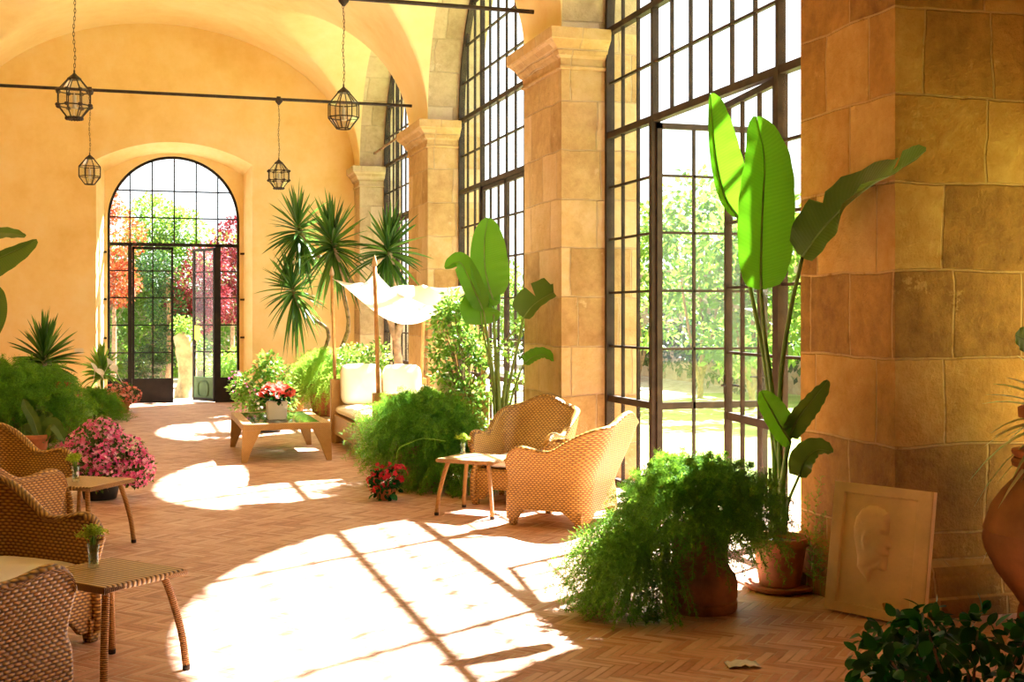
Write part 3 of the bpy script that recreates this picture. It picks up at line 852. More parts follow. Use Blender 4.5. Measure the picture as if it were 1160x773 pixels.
def herb_vase(label, lab2):
    root = empty('glass_vase', label=label, cat='vase', group='small glass vases')
    v = MB(); v.lathe([(.019,0),(.021,.004),(.019,.012),(.018,.05),(.024,.085),(.022,.085),(.016,.05),(.017,.014),(0,.012)], n=20); v.build('bowl', 'vase_glass', root, smooth=True)
    w = MB(); w.lathe([(.016,.015),(.018,.048),(0,.048)], n=16); w.build('water', 'vase_glass', root, smooth=True)
    b = empty('herb_posy', label=lab2, cat='posy', group='herb posies')
    st = MB(); hd = MB(); R = random.Random(3)
    tri = np.array([(0,0,0),(.006,.002,.003),(.002,.007,.001)]); mats = []
    for k in range(16):
        a = R.uniform(0, 2*PI); e = R.uniform(.0, .046); top = Vector((math.cos(a)*e, math.sin(a)*e, .140-.5*e+R.uniform(-.014,.014)))
        st.tube(bez((math.cos(a)*.006, math.sin(a)*.006, .025), (top.x*.3, top.y*.3, .11), top, 6), .0013, 4)
        for j in range(60):
            d = Vector((R.gauss(0,1), R.gauss(0,1), R.gauss(0,.5))).normalized()*R.uniform(.006,.022)
            mats.append(np.array(Matrix.Translation(top+d) @ Matrix.Rotation(R.uniform(0,6), 4, 'Z') @ Matrix.Rotation(R.uniform(-1,1), 4, 'X') @ Matrix.Scale(1.3, 4)))
    hd.inst(tri, [(0,1,2)], mats)
    st.build('stems', 'ficus_green', b); hd.build('flower_heads', 'lime_flower', b)
    return root, b
V1, B1 = herb_vase('small clear glass vase on the nearest left side table', 'lime green herb posy in the vase on the nearest left table')
for o in (V1, B1): o.location = (-.20, 5.90, .462); o.scale = (1.25,)*3
V2, B2 = copy_tree(V1), copy_tree(B1)
tag(V2, 'small clear glass vase on the second left side table'); tag(B2, 'green herb posy in front of the pink azalea, in the second left vase')
for o in (V2, B2): o.location = (-.42, 8.99, .462); o.rotation_euler = (0,0,1.3)
V3, B3 = copy_tree(V1), copy_tree(B1)
tag(V3, 'small glass vase on the sunlit table between the golden armchairs'); tag(B3, 'green herb posy on the sunlit table by the golden armchairs')
for o in (V3, B3): o.location = (2.55, 9.86, .462); o.rotation_euler = (0,0,2.3); o.scale = (1.1,)*3

# coffee table ----------------------------------------------------------------
def coffee_table():
    root = empty('coffee_table', (1.55, 14.57, 0), label='low wooden coffee table with tapered legs and a dark glass top', cat='coffee table')
    w, d, h = .96, 1.78, .42
    fr = MB()
    for s_ in (-1, 1):
        fr.box((s_*(w/2-.055), 0, h-.035), (.11, d, .07)); fr.box((0, s_*(d/2-.055), h-.035), (w-.22, .11, .07))
    fr.build('frame', 'fine_wicker', root, bevel=.006)
    for sx in (-1, 1):
        for sy in (-1, 1):
            l = MB(); x0, x1 = sx*(w/2), sx*(w/2-.20); z0 = h-.07
            poly = [(x0, z0), (x1, z0), (x1+sx*.10, z0-.10), (x0-sx*.035, 0), (x0-sx*.0, 0)]
            poly = [(x0, z0+.0), (x0+sx*.012, .0), (x0-sx*.045, .0), (x0-sx*.12, z0*.55), (x1, z0)]
            l.prism(poly, sy*(d/2), sy*(d/2-.07), 1); l.build('leg', 'fine_wicker', root, bevel=.004)
    g = MB(); g.box((0, 0, h-.006), (w-.22, d-.22, .012)); g.build('glass_top', 'table_glass', root)
    return root
coffee_table()
def roses():
    root = empty('rose_planter', (1.50, 14.30, .421), label='white square planter with coral pink roses on the coffee table', cat='planter')
    p = MB(); a, b = .10, .115
    p.add([(-a,-a,0),(a,-a,0),(a,a,0),(-a,a,0),(-b,-b,.21),(b,-b,.21),(b,b,.21),(-b,b,.21),(-b+.012,-b+.012,.21),(b-.012,-b+.012,.21),(b-.012,b-.012,.21),(-b+.012,b-.012,.21),(-a,-a,.17),(a,-a,.17),(a,a,.17),(-a,a,.17)],
          [(3,2,1,0),(0,1,5,4),(1,2,6,5),(2,3,7,6),(3,0,4,7),(4,5,9,8),(5,6,10,9),(6,7,11,10),(7,4,8,11),(8,9,13,12),(9,10,14,13),(10,11,15,14),(11,8,12,15),(12,13,14,15)])
    p.build('pot', 'white_ceramic', root, bevel=.004)
    R = random.Random(5)
    # leaves
    lf = MB(); mats = []
    for k in range(170):
        a = R.uniform(0, 2*PI); r = R.uniform(.02, .20); z = .22+R.uniform(-.02, .13)
        mats.append(np.array(Matrix.Translation((r*math.cos(a), r*math.sin(a), z)) @ Matrix.Rotation(a, 4, 'Z') @ Matrix.Rotation(R.uniform(-.8,.8), 4, 'Y') @ Matrix.Rotation(R.uniform(-.7,.7), 4, 'X') @ Matrix.Scale(R.uniform(.05,.075), 4)))
    pv, pf = LEAF; lf.inst(pv, pf, mats); lf.build('foliage', 'dark_leaf', root)
    # one rose bloom: spiralled cupped petals
    def bloom():
        m = MB()
        for k in range(17):
            t = k/16; rr = .010+.034*t; a0 = k*2.4; P = []
            for i in range(5):
                row = []
                for j in range(7):
                    u = (j/6-.5); ang = a0 + u*(1.9-.5*t); h = i/4
                    r = rr*(.45+.75*h**.8) * (1+.10*t*h*h)*(1-.15*abs(u)); z = -.02 + .055*h*(1-.35*t) - .03*t*h*h - .012*u*u*4*h
                    row.append((r*math.cos(ang), r*math.sin(ang), z))
                P.append(row)
            m.grid(np.array(P))
        return m
    first = bloom().build('rose', 'rose_petal', root, smooth=True)
    spots = []
    for k in range(19):
        a = k*2.39996; r = .165*math.sqrt((k+.5)/19); spots.append((r*math.cos(a)*1.12, r*math.sin(a)*1.12, .275+.12*(1-(r/.165)**2)+.02*math.sin(k*5)))
    for k, s_ in enumerate(spots):
        o = first if k == 0 else first.copy()
        if k: COL.objects.link(o); o.parent = root
        o.location = s_; o.rotation_euler = (s_[1]*-2.5, s_[0]*2.5, k*1.3); o.scale = (1.28,)*3
    return root
# simple oval leaf: length 1 along +x
def leaf_shape(nx=4, w=.32, fold=.12, droop=.15):
    V = []; 
    for i in range(nx+1):
        t = i/nx; ww = w*math.sin(PI*min(1, t*.93+.05))**.75 if 0 < i < nx else .0
        z = -droop*t*t
        V += [(t, -ww, z+fold*ww), (t, 0, z), (t, ww, z+fold*ww)]
    Fc = []
    for i in range(nx):
        a = i*3; Fc += [(a, a+3, a+4, a+1), (a+1, a+4, a+5, a+2)]
    return np.array(V), Fc
LEAF = leaf_shape()
roses()

# daybed under canopy -----------------------------------------------------------
def daybed():
    root = empty('canopy_daybed', (2.93, 14.15, 0), label='wicker daybed with white cushions under a sagging white canopy on bamboo poles', cat='daybed')
    w, L = 1.18, 3.05
    for s_ in (-1, 1):      # two seat units
        b = MB(); cy = s_*L/4; b.box((0, cy, .235), (w-.02, L/2-.03, .25)); 
        for sx in (-1, 1):
            for sy in (-1, 1): b.box((sx*(w/2-.07), cy+sy*(L/4-.09), .055), (.10, .12, .11))
        b.build('seat_base', 'fine_wicker', root, bevel=.01)
        m = MB(); pillow_mb(m, (0, cy, .42), (w-.02, L/2-.04, .15), p=9); m.build('mattress', 'cream_cotton', root, smooth=True)
        e = MB(); y = s_*(L/2-.04)
        e.box((0, y, .42), (w-.10, .075, .62)); e.box((0, y, .76), (w-.06, .10, .05)); 
        e.build('end_panel', 'fine_wicker', root, bevel=.01)
    bk = MB(); bk.box((w/2-.04, 0, .46), (.075, L-.16, .50)); bk.build('back_panel', 'fine_wicker', root, bevel=.01)
    corners = {}
    for sx in (-1, 1):
        for sy in (-1, 1):
            x, y = sx*(w/2-.03), sy*(L/2-.04)
            c = MB(); c.box((x, y, .40), (.115, .115, .80)); c.build('corner_post', 'fine_wicker', root, bevel=.01)
            lean = .04*sx
            p = MB(); p.tube([(x, y, .78), (x+lean*.5, y, 1.5), (x+lean, y, 2.14 if sx < 0 else 2.0)], .022, 10)
            po = p.build('canopy_pole', 'bamboo', root, smooth=True)
            if sx > 0: corners[(sx, sy)] = Vector((x+lean, y, 1.98)); continue
            f = MB(); f.lathe([(.026,0),(.030,.02),(.026,.05),(.012,.10),(0,.125)], (x+lean, y, 2.11), 14); f.build('finial', 'pale_wood', po, smooth=True)
            corners[(sx, sy)] = Vector((x+lean, y, 2.08))
    # canopy cloth
    n = 36; P = np.zeros((n+1, n+1, 3)); UV = np.zeros((n+1, n+1, 2))
    a, b, c, d = corners[(-1,-1)], corners[(1,-1)], corners[(-1,1)], corners[(1,1)]
    b = Vector((b.x-.04, b.y+.06, 1.98)); d = Vector((d.x-.03, d.y-.06, 2.00)); c = Vector((c.x+.02, c.y-.05, 2.06)); a = Vector((a.x+.02, a.y+.03, 2.06))
    for i in range(n+1):
        u = i/n
        for j in range(n+1):
            v = j/n
            q = a*(1-u)*(1-v) + b*u*(1-v) + c*(1-u)*v + d*u*v
            su, sv = 4*u*(1-u), 4*v*(1-v)
            sag = su*(.30*(1-v)+.05*v) + sv*(.12*(1-u)+.06*u) + .24*su*sv + .02*su*math.sin(u*14)*(1-sv)
            # edges pulled inwards
            x = q.x + (.5-u)*.06*sv ; y = q.y + (.5-v)*.16*su
            P[i, j] = (x, y, q.z-sag); UV[i, j] = (u*1.2, v*3)
    cl = MB(); cl.grid(P, UV); co = cl.build('canopy', 'canopy_cloth', root, smooth=True)
    sm = co.modifiers.new('t', 'SOLIDIFY'); sm.thickness = .004
    ties = MB()
    for (k, q) in (((-1,-1), a), ((1,-1), b), ((-1,1), c), ((1,1), d)): ties.tube([corners[k]+Vector((0,0,.0)), q], .004, 5)
    ties.build('tie_cords', 'white_cotton', root)
    def cush(name_lab, loc, d, rz, rx):
        m = MB(); pillow_mb(m, (0,0,0), d, p=5, rx=rx, n=18); o = m.build('pillow', 'cream_cotton', None, smooth=True)
        o.location = loc; o.rotation_euler = (0,0,rz); tag(o, name_lab, 'pillow', 'daybed pillows'); return o
    cx, cy = 2.93, 14.15
    cush('large square cream pillow at the front far end of the canopied daybed', (cx-.26, cy+1.31, .74), (.52, .52, .17), 0, math.radians(78))
    cush('cream pillow beside the large square one, at the rear far end of the daybed', (cx+.27, cy+1.31, .735), (.50, .50, .17), 0, math.radians(78))
    cush('cream pillow showing over the rail at the near end of the daybed', (cx+.30, cy-1.27, .75), (.50, .50, .18), .25, math.radians(-72))
    cush('cream pillow leaning on the back panel midway along the daybed', (cx+.42, cy-.45, .72), (.50, .48, .17), PI/2, math.radians(-74))
    return root
daybed()

# lanterns ---------------------------------------------------------------------
def lantern(rosettes, label, S=1.0):
    """local origin at the bottom of the body; hangs from a rod at z = 4.63"""
    root = empty('hanging_lantern', label=label, cat='lantern', group='glass lanterns')
    n = 8; lv = [(.065, .0), (.148, .105), (.148, .235), (.055, .345)]
    def ringp(r, z): return [Vector((r*math.cos(2*PI*(i+.5)/n), r*math.sin(2*PI*(i+.5)/n), z)) for i in range(n)]
    rings = [ringp(*l) for l in lv]; f = MB()
    for r_ in rings: f.tube(r_, .0062, 6, closed=True)
    for i in range(n): 
        for a, b in ((0,1),(1,2),(2,3)): f.tube([rings[a][i], rings[b][i]], .0058, 6)
    f.build('frame', 'iron', root)
    g = MB()
    for i in range(n):
        j = (i+1) % n
        for a, b in ((0,1),(1,2),(2,3)): g.add([tuple(v*.985 if False else v) for v in (rings[a][i], rings[a][j], rings[b][j], rings[b][i])], [(0,1,2,3)])
    g.build('glass', 'lantern_glass', root)
    c = MB(); c.lathe([(.060,.340),(.062,.350),(.045,.365),(.022,.385),(.008,.40),(.008,.425)], n=16); c.build('cap', 'iron', root)
    if rosettes:
        r = MB(); r.lathe([(.0,-.02),(.018,-.012),(.024,0),(.018,.012),(0,.02)], n=8); ro = None
        for lvl in (1, 2):
            for p in rings[lvl]:
                if ro is None: ro = r.build('rosette', 'iron', root)
                else: ro = ro.copy(); COL.objects.link(ro); ro.parent = root
                ro.location = p
        b = MB(); r = b
        for p in rings[0]:
            for k in range(1): r.lathe([(.0,-.018),(.020,-.008),(.018,.008),(0,.016)], tuple(p + Vector((0,0,-.006))), 8)
            r.lathe([(.0,-.018),(.020,-.008),(.018,.008),(0,.016)], tuple((p + rings[0][(rings[0].index(p)+1) % n])/2 + Vector((0,0,-.006))), 8)
        b.lathe([(.0,-.008),(.062,-.008),(.062,0),(0,0)], n=16); b.build('base_plate', 'iron', root)
    k = MB(); k.lathe([(.018,.09),(.018,.20),(.004,.205),(.004,.225),(0,.23)], n=12); k.lathe([(.03,.08),(.034,.09),(.0,.092)], n=12); k.tube([(0,0,0),(0,0,.09)], .004, 5); k.build('candle', 'candle_wax', root)
    return root
def hang(l, x, y, zb_):
    l.location = (x, y, zb_)
    z0 = .415; z1 = 4.60-zb_; m = MB(); nl = int((z1-z0)/.034)
    for i in range(nl+1):
        zc_ = z0 + .017 + i*(z1-z0)/nl; P = []
        for q in range(10):
            a = 2*PI*q/10; u, v = .008*math.cos(a), .022*math.sin(a)
            wob = .006*math.sin(i*.5)
            P.append((u+wob, wob*.5, zc_+v) if i % 2 else (wob, u+wob*.5, zc_+v))
        m.tube(P, .0028, 5, closed=True)
    m.build('chain', 'iron', l)
    b = MB(); b.lathe([(.012, z1-.05),(.05, z1-.005),(.055, z1+.03),(.03, z1+.055)], n=12); b.build('ceiling_bracket', 'iron', l)
L1 = lantern(True, 'dark glass lantern with rosettes and a studded base, large, upper left'); L2 = lantern(False, 'plain clear glass lantern hanging nearer, before the grey stone arch')
L3 = copy_tree(L2); tag(L3, 'small plain glass lantern far left beside the arched garden door')
L4 = copy_tree(L1); tag(L4, 'small dark lantern with rosettes far off, right of the arched garden door')
p = at(84, 134, 11.07); hang(L1, -.56, 11.73, p.z+.005)
p = at(389, 146, 11.77); hang(L2, 1.86, 11.73, p.z)
hang(L3, -.64, 17.49, 1.6 + (358-209)/F*16.56); hang(L4, 1.865, 17.49, 1.6+(358-213)/F*17.28)

# plaque -----------------------------------------------------------------------
def plaque():
    W, H, TK = .585, .69, .034
    n, k = 116, 120
    prof = [(.46,.735),(.52,.730),(.575,.735),(.60,.742)]  # dummy
    # silhouette (u right, v up), facing right
    S = np.array([(.405,.275),(.345,.315),(.300,.365),(.298,.43),(.275,.50),(.245,.58),(.235,.66),(.250,.74),(.300,.805),(.375,.842),(.46,.845),(.53,.825),(.575,.80),(.592,.765),(.590,.73),(.600,.70),(.596,.66),(.592,.635),(.612,.595),(.634,.560),(.628,.540),(.605,.530),(.606,.512),(.618,.495),(.610,.480),(.600,.472),(.611,.455),(.604,.435),(.600,.42),(.606,.395),(.595,.368),(.560,.358),(.510,.365),(.470,.355),(.455,.33),(.448,.29),(.430,.25)])
    u = np.linspace(0, 1, n); v = np.linspace(0, 1, k); U, V = np.meshgrid(u, v, indexing='ij')
    asp = H/W
    Sx, Sv = S[:, 0], S[:, 1]*1.0
    inside = np.zeros_like(U, bool); dist = np.full_like(U, 9.)
    for i in range(len(S)):
        x1, y1 = Sx[i], Sv[i]; x2, y2 = Sx[(i+1) % len(S)], Sv[(i+1) % len(S)]
        c = ((y1 > V) != (y2 > V)) & (U < (x2-x1)*(V-y1)/(y2-y1+1e-12)+x1); inside ^= c
        dx, dy = x2-x1, y2-y1; t = np.clip(((U-x1)*dx+(V-y1)*dy)/(dx*dx+dy*dy), 0, 1)
        dist = np.minimum(dist, np.hypot(U-x1-t*dx, V-y1-t*dy))
    z = np.where(inside, .016*(1-np.exp(-dist/.016)) + .022*np.clip(dist, 0, .12), 0) - np.where(inside, 0, .007*np.exp(-(dist/.014)**2))
    def blob(cx, cy, rx, ry, h, rot=0):
        c, s = math.cos(rot), math.sin(rot); X = (U-cx)*c+(V-cy)*s; Y = -(U-cx)*s+(V-cy)*c
        return h*np.exp(-((X/rx)**2+(Y/ry)**2))
    z += blob(.395,.575,.030,.055,.014) - blob(.402,.575,.012,.03,.010)      # ear
    z -= np.where(inside, blob(.556,.628,.030,.016,.009), 0)                  # eye socket
    z += np.where(inside, blob(.548,.622,.014,.009,.005), 0)
    z += np.where(inside, blob(.560,.668,.04,.010,.005), 0)
    z -= np.where(inside, blob(.575,.472,.035,.006,.005), 0)                  # mouth line
    z -= np.where(inside, blob(.47,.40,.09,.02,.008, .5), 0)                  # jaw shadow
    z += np.where(inside, blob(.52,.54,.05,.05,.006), 0)
    z += np.where(inside, .002*np.exp(-((V-.72-.2*(U-.42))/.10)**2)*(.6+.4*np.sin(U*150+V*60)), 0)
    # frame: recessed field
    fx = np.minimum(U-.12, .86-U); fy_ = np.minimum(V-.07, .92-V); fd = np.minimum(fx, fy_)
    z += np.where((fd > 0) | inside, 0, .008) ; z -= .006*np.exp(-(fx/.006)**2)*(fy_ > 0)
    z += RNG.normal(0, .00025, z.shape)
    z *= 1.5
    P = np.stack([(U-.5)*W, -TK/2 - z, V*H], -1)
    m = MB(); m.grid(P, np.stack([U*W, V*H], -1), flip=False)
    # sides and back
    b = TK/2
    m.box2((-W/2, -b+.0005, 0), (W/2, b, H))
    root = m.build('stone_relief_plaque', 'plaque_stone', None, auto=60)
    return root
pq = plaque()
a = Vector((3.585, 5.94, 0)); b = Vector((3.82, 5.42, 0)); c = (a+b)/2
d = (b-a).normalized(); ang = math.atan2(d.y, d.x)
# local x along a->b, local -y is the carved face (towards the camera), leans back
pq.rotation_euler = (math.radians(-9), 0, ang); pq.location = (c.x+.0, c.y, .01)
tag(pq, 'square stone plaque carved with a head in profile, leaning on the near pillar', 'plaque')

m = MB(); R = random.Random(9); P = np.zeros((9, 9, 3))  # made-up scrap standing in for a pale light spot on the floor
for i in range(9):
    for j in range(9): P[i, j] = ((i-4)*.022, (j-4)*.014, .004 + .010*abs(math.sin(i*1.9+j*.7))*(1-abs(i-4)/5))
m.grid(P); o = m.build('light_spot_scrap', 'light_spot_pale', smooth=True); q = at(841, 755, 2240/397); o.location = (q.x, q.y, .001); o.rotation_euler = (0,0,-.2); o.scale = (.85,.85,1.6)
sm = o.modifiers.new('t', 'SOLIDIFY'); sm.thickness = .002; tag(o, 'small crumpled pale scrap standing in for a light spot on the shaded brick floor', 'light spot stand-in')
# ================================================================ PLANTS
def frames(P):
    """P (n,3) path -> T, S, U"""
    T = np.gradient(P, axis=0); T /= np.linalg.norm(T, axis=1)[:, None] + 1e-9
    S = np.cross(T, [0, 0, 1.0]); nn = np.linalg.norm(S, axis=1)[:, None]; S = np.where(nn > 1e-3, S/(nn+1e-9), [1, 0, 0])
    U = np.cross(S, T); return T, S, U
def plume_proto(nst=24, nneed=5, bl=.075, nw=.0028, nl=.022, seed=1):
    """unit feathery frond; coordinates (t, y, z): t 0..1 along the stem, y, z in metres"""
    r = np.random.default_rng(seed); V = []; Fc = []
    def tri(a, b, c): n = len(V); V.extend([a, b, c]); Fc.append((n, n+1, n+2))
    for k in range(nst):
        t = .12 + .88*(k/nst); a = k*2.4 + r.uniform(-.4, .4); L = bl*(1.05-.75*t)*r.uniform(.7, 1.2)
        ca, sa = math.cos(a), math.sin(a)*.75
        dt = .045
        tri((t, 0, 0), (t+.006, 0, 0), (t+dt, L*ca, L*sa))
        for q in range(nneed):
            f = (q+.7)/nneed; b = np.array([t+dt*f, L*ca*f, L*sa*f]); ang = r.uniform(0, 2*PI); l = nl*r.uniform(.7, 1.2)
            e = b + np.array([r.uniform(-.01, .04), l*math.cos(ang), l*math.sin(ang)])
            s_ = np.array([.004, -nw*math.sin(ang), nw*math.cos(ang)])
            tri(tuple(b-s_), tuple(b+s_), tuple(e))
    return np.array(V), np.array(Fc)
PROTO = [plume_proto(seed=s) for s in range(4)]
PROTO_FINE = [plume_proto(30, 7, .065, .0022, .018, seed=s+10) for s in range(4)]
def plumes(mb, paths, protos, seed=0, scale=1.0, stem=.0016):
    r = np.random.default_rng(seed)
    for k, P in enumerate(paths):
        P = np.asarray(P); n = len(P); T, S, U = frames(P)
        pv, pf = protos[k % len(protos)]
        t = np.clip(pv[:, 0], 0, 1.08)*(n-1); i = np.clip(t.astype(int), 0, n-2); f = (t-i)[:, None]
        base = P[i]*(1-f) + P[i+1]*f; a = r.uniform(0, 2*PI)
        y = (pv[:, 1]*math.cos(a) - pv[:, 2]*math.sin(a))*scale; z = (pv[:, 1]*math.sin(a)+pv[:, 2]*math.cos(a))*scale
        mb.add(base + S[i]*y[:, None] + U[i]*z[:, None], pf)
        # stem ribbon
        w = stem; Q = np.stack([P-S*w, P+S*w], 1); mb.grid(Q)
def fern_mound(root, center, n, R, L=(.16, .30), droop=.6, seed=0, mat='fern_green', elev=(-.75, 1.45), scale=1.0, name='foliage', protos=None, azim=None, rin=.45, fine=1.0):
    """dense mound: short arching fronds springing from an inner ellipsoid of radii R"""
    r = np.random.default_rng(seed); paths = []; R = np.array(R); C = np.array(center); zoff = (root.location.z if root else 0)
    for k in range(n):
        a = r.uniform(*(azim or (0, 2*PI))); e = math.asin(r.uniform(math.sin(elev[0]), math.sin(elev[1])))
        d = np.array([math.cos(a)*math.cos(e), math.sin(a)*math.cos(e), math.sin(e)])
        lump = 1 + .10*math.sin(3*a+seed) * math.cos(e) + .07*math.sin(5*a+2*e*3+seed*2)
        q = rin + (1-rin)*r.uniform(0, .9)**.8
        o = C + d*R*q*lump*.72
        l = r.uniform(*L)*(1.1 if e < .2 else .9)
        dd = d + r.normal(size=3)*.35; dd[2] += .15; dd /= np.linalg.norm(dd)
        t = np.linspace(0, 1, 7)[:, None]
        P = o + dd*l*t + np.array([0, 0, -1.0])*droop*l*t*t
        P[:, 2] = np.maximum(P[:, 2], .02 + r.uniform(0, .03) - zoff)
        paths.append(P)
    m = MB(); plumes(m, paths, protos or PROTO, seed, scale)
    return m.build(name, mat, root)
def pot(root, prof, mat='terracotta', soil_r=None, soil_z=None, n=36, name='pot'):
    m = MB(); m.lathe(prof, n=n); o = m.build(name, mat, root, smooth=True, auto=40)
    if soil_r: s_ = MB(); s_.lathe([(soil_r, soil_z-.01), (soil_r, soil_z), (0, soil_z+.012)], n=24); s_.build('soil', 'soil', root)
    return o
def std_pot(R, H, t=.012):     # classic flower pot with rim
    return [(R*.66, 0), (R*.68, .005), (R*.93, H*.80), (R*.95, H*.82), (R*1.03, H*.83), (R*1.04, H*.97), (R*1.0, H), (R*.93, H), (R*.90, H*.86), (R*.62, H*.1), (0, H*.1)]
def leaves_cloud(mb, centers, radius, n, size, seed=0, shape=None, up=.3, shell=.0):
    """n leaves spread about blobs (centers list of (x,y,z,r))"""
    r = np.random.default_rng(seed); pv, pf = shape or LEAF; mats = []
    C = np.array(centers)
    for k in range(n):
        c = C[r.integers(len(C))]; d = r.normal(size=3); d /= np.linalg.norm(d)
        rad = c[3]*(shell + (1-shell)*r.uniform(0, 1)**.45)
        p = c[:3] + d*rad
        out = d + r.normal(size=3)*.55; out[2] += up*r.uniform(-1, .6); x = out/np.linalg.norm(out)
        z = np.array([0, 0, 1.0]) + r.normal(size=3)*.5; y = np.cross(z, x); y /= np.linalg.norm(y)+1e-9; z = np.cross(x, y)
        s_ = size*r.uniform(.7, 1.25); m = np.eye(4); m[:3, 0] = x*s_; m[:3, 1] = y*s_; m[:3, 2] = z*s_; m[:3, 3] = p; mats.append(m)
    mb.inst(pv, pf, mats)
SMALL_LEAF = leaf_shape(2, .30, .15, .1)
OVAL_LEAF = leaf_shape(6, .27, .18, .25)

# --- fern urn in the right foreground
R0 = empty('potted_fern', (2.93, 6.17, 0), label='billowing asparagus fern in a squat clay urn, right of the sunlit armchair', cat='potted fern')
pot(R0, [(.195,0),(.203,.012),(.205,.05),(.196,.058),(.204,.075),(.207,.14),(.197,.185),(.160,.235),(.150,.29),(.155,.36),(.170,.41),(.192,.43),(.192,.455),(.165,.455),(.15,.42),(0,.42)], 'aged_terracotta', .155, .425)
fern_mound(R0, (-.02, 0, .56), 950, (.52, .52, .34), (.14, .24), .55, 3, 'fern_green', (-.5, 1.5), protos=PROTO_FINE, scale=.85)
fern_mound(R0, (-.16, .06, .40), 380, (.58, .50, .36), (.16, .28), 1.0, 4, 'fern_green', (-.8, .3), protos=PROTO_FINE, scale=.8, azim=(1.5, 4.4), name='trailing_fronds')
# long trailing tails on the left
# --- big fern centre
R1 = empty('potted_fern', (2.58, 11.45, 0), label='large round asparagus fern with a trailing skirt, between the daybed and the side table', cat='potted fern')
pot(R1, [(.22,0),(.24,.02),(.30,.30),(.33,.34),(.33,.40),(.29,.40),(.27,.36),(0,.36)], 'aged_terracotta', .28, .37)
fern_mound(R1, (-.02, 0, .56), 1000, (.66, .62, .42), (.16, .30), .6, 5, 'fern_green', (-.9, 1.5))
fern_mound(R1, (.18, -.48, .20), 320, (.48, .42, .32), (.16, .28), .7, 6, 'fern_green', (-.5, 1.3), name='trailing_fronds')
tw = MB(); tw.tube([q - Vector((2.58, 11.45, 0)) for q in spline([at(505, 500, 10.6), at(480, 497, 10.5), at(465, 502, 10.5), at(452, 508, 10.4), at(449, 520, 10.4)], 16)], .003, 5); tw.build('tendril', 'light_fern_green', R1)
# --- big light fern by the far wall
R2 = empty('potted_fern', (2.92, 19.9, 0), label='pale sunlit asparagus fern by the far wall, behind the daybed', cat='potted fern')
pot(R2, [(.24,0),(.26,.02),(.33,.40),(.37,.44),(.37,.52),(.33,.52),(.30,.46),(0,.46)], 'terracotta', .31, .47)
fern_mound(R2, (0, 0, .66), 800, (.78, .7, .52), (.2, .36), .5, 7, 'light_fern_green', (-.8, 1.5), scale=1.25)
# --- left ferns
R3 = empty('potted_fern', (-1.55, 15.7, 0), label='large soft asparagus fern at the left edge behind the farthest left armchair', cat='potted fern')
pot(R3, [(.24,0),(.26,.02),(.33,.40),(.37,.44),(.37,.52),(.33,.52),(.30,.46),(0,.46)], 'terracotta', .31, .47)
fern_mound(R3, (.1, 0, .60), 1000, (.95, .8, .58), (.22, .40), .6, 8, 'fern_green', (-.9, 1.5), scale=1.2)
R4 = empty('potted_fern', (-1.15, 18.6, 0), label='low sprawling asparagus fern spilling across the floor towards the pink geranium', cat='potted fern')
pot(R4, [(.24,0),(.26,.02),(.33,.40),(.37,.44),(.37,.52),(.33,.52),(.30,.46),(0,.46)], 'terracotta', .31, .47)
fern_mound(R4, (-.35, .1, .50), 900, (.85, 1.0, .48), (.22, .42), .7, 9, 'fern_green', (-.9, 1.5), scale=1.25)
fern_mound(R4, (.45, 1.4, .22), 320, (.50, .9, .30), (.2, .36), .6, 10, 'fern_green', (-.4, 1.4), scale=1.2, name='trailing_fronds')

# --- straplike heads (yucca)
def strap_head(mb, c, axis, n, L, w=.03, seed=0, spread=2.4, droop=.35, lo=0.0):
    r = np.random.default_rng(seed); ax = np.array(Vector(axis).normalized()); c = np.array(c)
    a0 = np.array(Vector(axis).orthogonal().normalized()); b0 = np.cross(ax, a0)
    for k in range(n):
        u = k/n; th = lo + (spread-lo)*(u**.95) + r.uniform(-.16, .16); ph = k*2.4 + r.uniform(-.3, .3)
        d = ax*math.cos(th) + (a0*math.cos(ph)+b0*math.sin(ph))*math.sin(th)
        l = L*r.uniform(.75, 1.12)*(1-.12*u); m = 7; t = np.linspace(0, 1, m)[:, None]
        P = c - ax*.26*u*L*1.6 + d*l*t + np.array([0, 0, -1.0])*droop*l*t*t*(.15+1.5*u*u*r.uniform(.5, 1.3))
        T, S, U = frames(P); ww = w*np.array([.5, .85, 1, .97, .8, .5, .02])[:, None]/2
        tw = r.uniform(-.9, .9); S2 = S*math.cos(tw)+U*math.sin(tw); U2 = -S*math.sin(tw)+U*math.cos(tw)
        G_ = np.stack([P-S2*ww+U2*ww*.35, P-U2*ww*.1, P+S2*ww+U2*ww*.35], 1)
        mb.grid(G_)
def yucca(name, label, base, heads, trunks, potR=.2, potH=.3, leafL=.5, cat='yucca', group=None, trunk_mat='pale_bark', potmat='terracotta', n=90, w=.052):
    root = empty(name, base, label=label, cat=cat); B = Vector(base)
    pot(root, std_pot(potR, potH), potmat, potR*.9, potH*.88)
    for tr in trunks:
        pts = [Vector(p)-B for p in tr[0]]; sp = spline(pts, 16); k = len(sp)
        m = MB(); m.tube(sp, [tr[1]*(1-.35*i/k)*(1+.08*math.sin(i*2.1)) for i in range(k)], 10); m.build('trunk', trunk_mat, root, smooth=True)
    for i, h in enumerate(heads):
        m = MB(); c = Vector(h[0])-B; strap_head(m, c, h[1], h[3] if len(h) > 3 else n, h[2], w, 20+i, spread=h[4] if len(h) > 4 else 2.35, droop=h[5] if len(h) > 5 else .3); m.build('leaf_head', 'yucca_green', root)
    return root
b = (3.42, 16.45, 0)
fk = at(449, 385, 16.95); 
h3 = at(440, 275, 16.9); h2 = at(376, 268, 17.2)
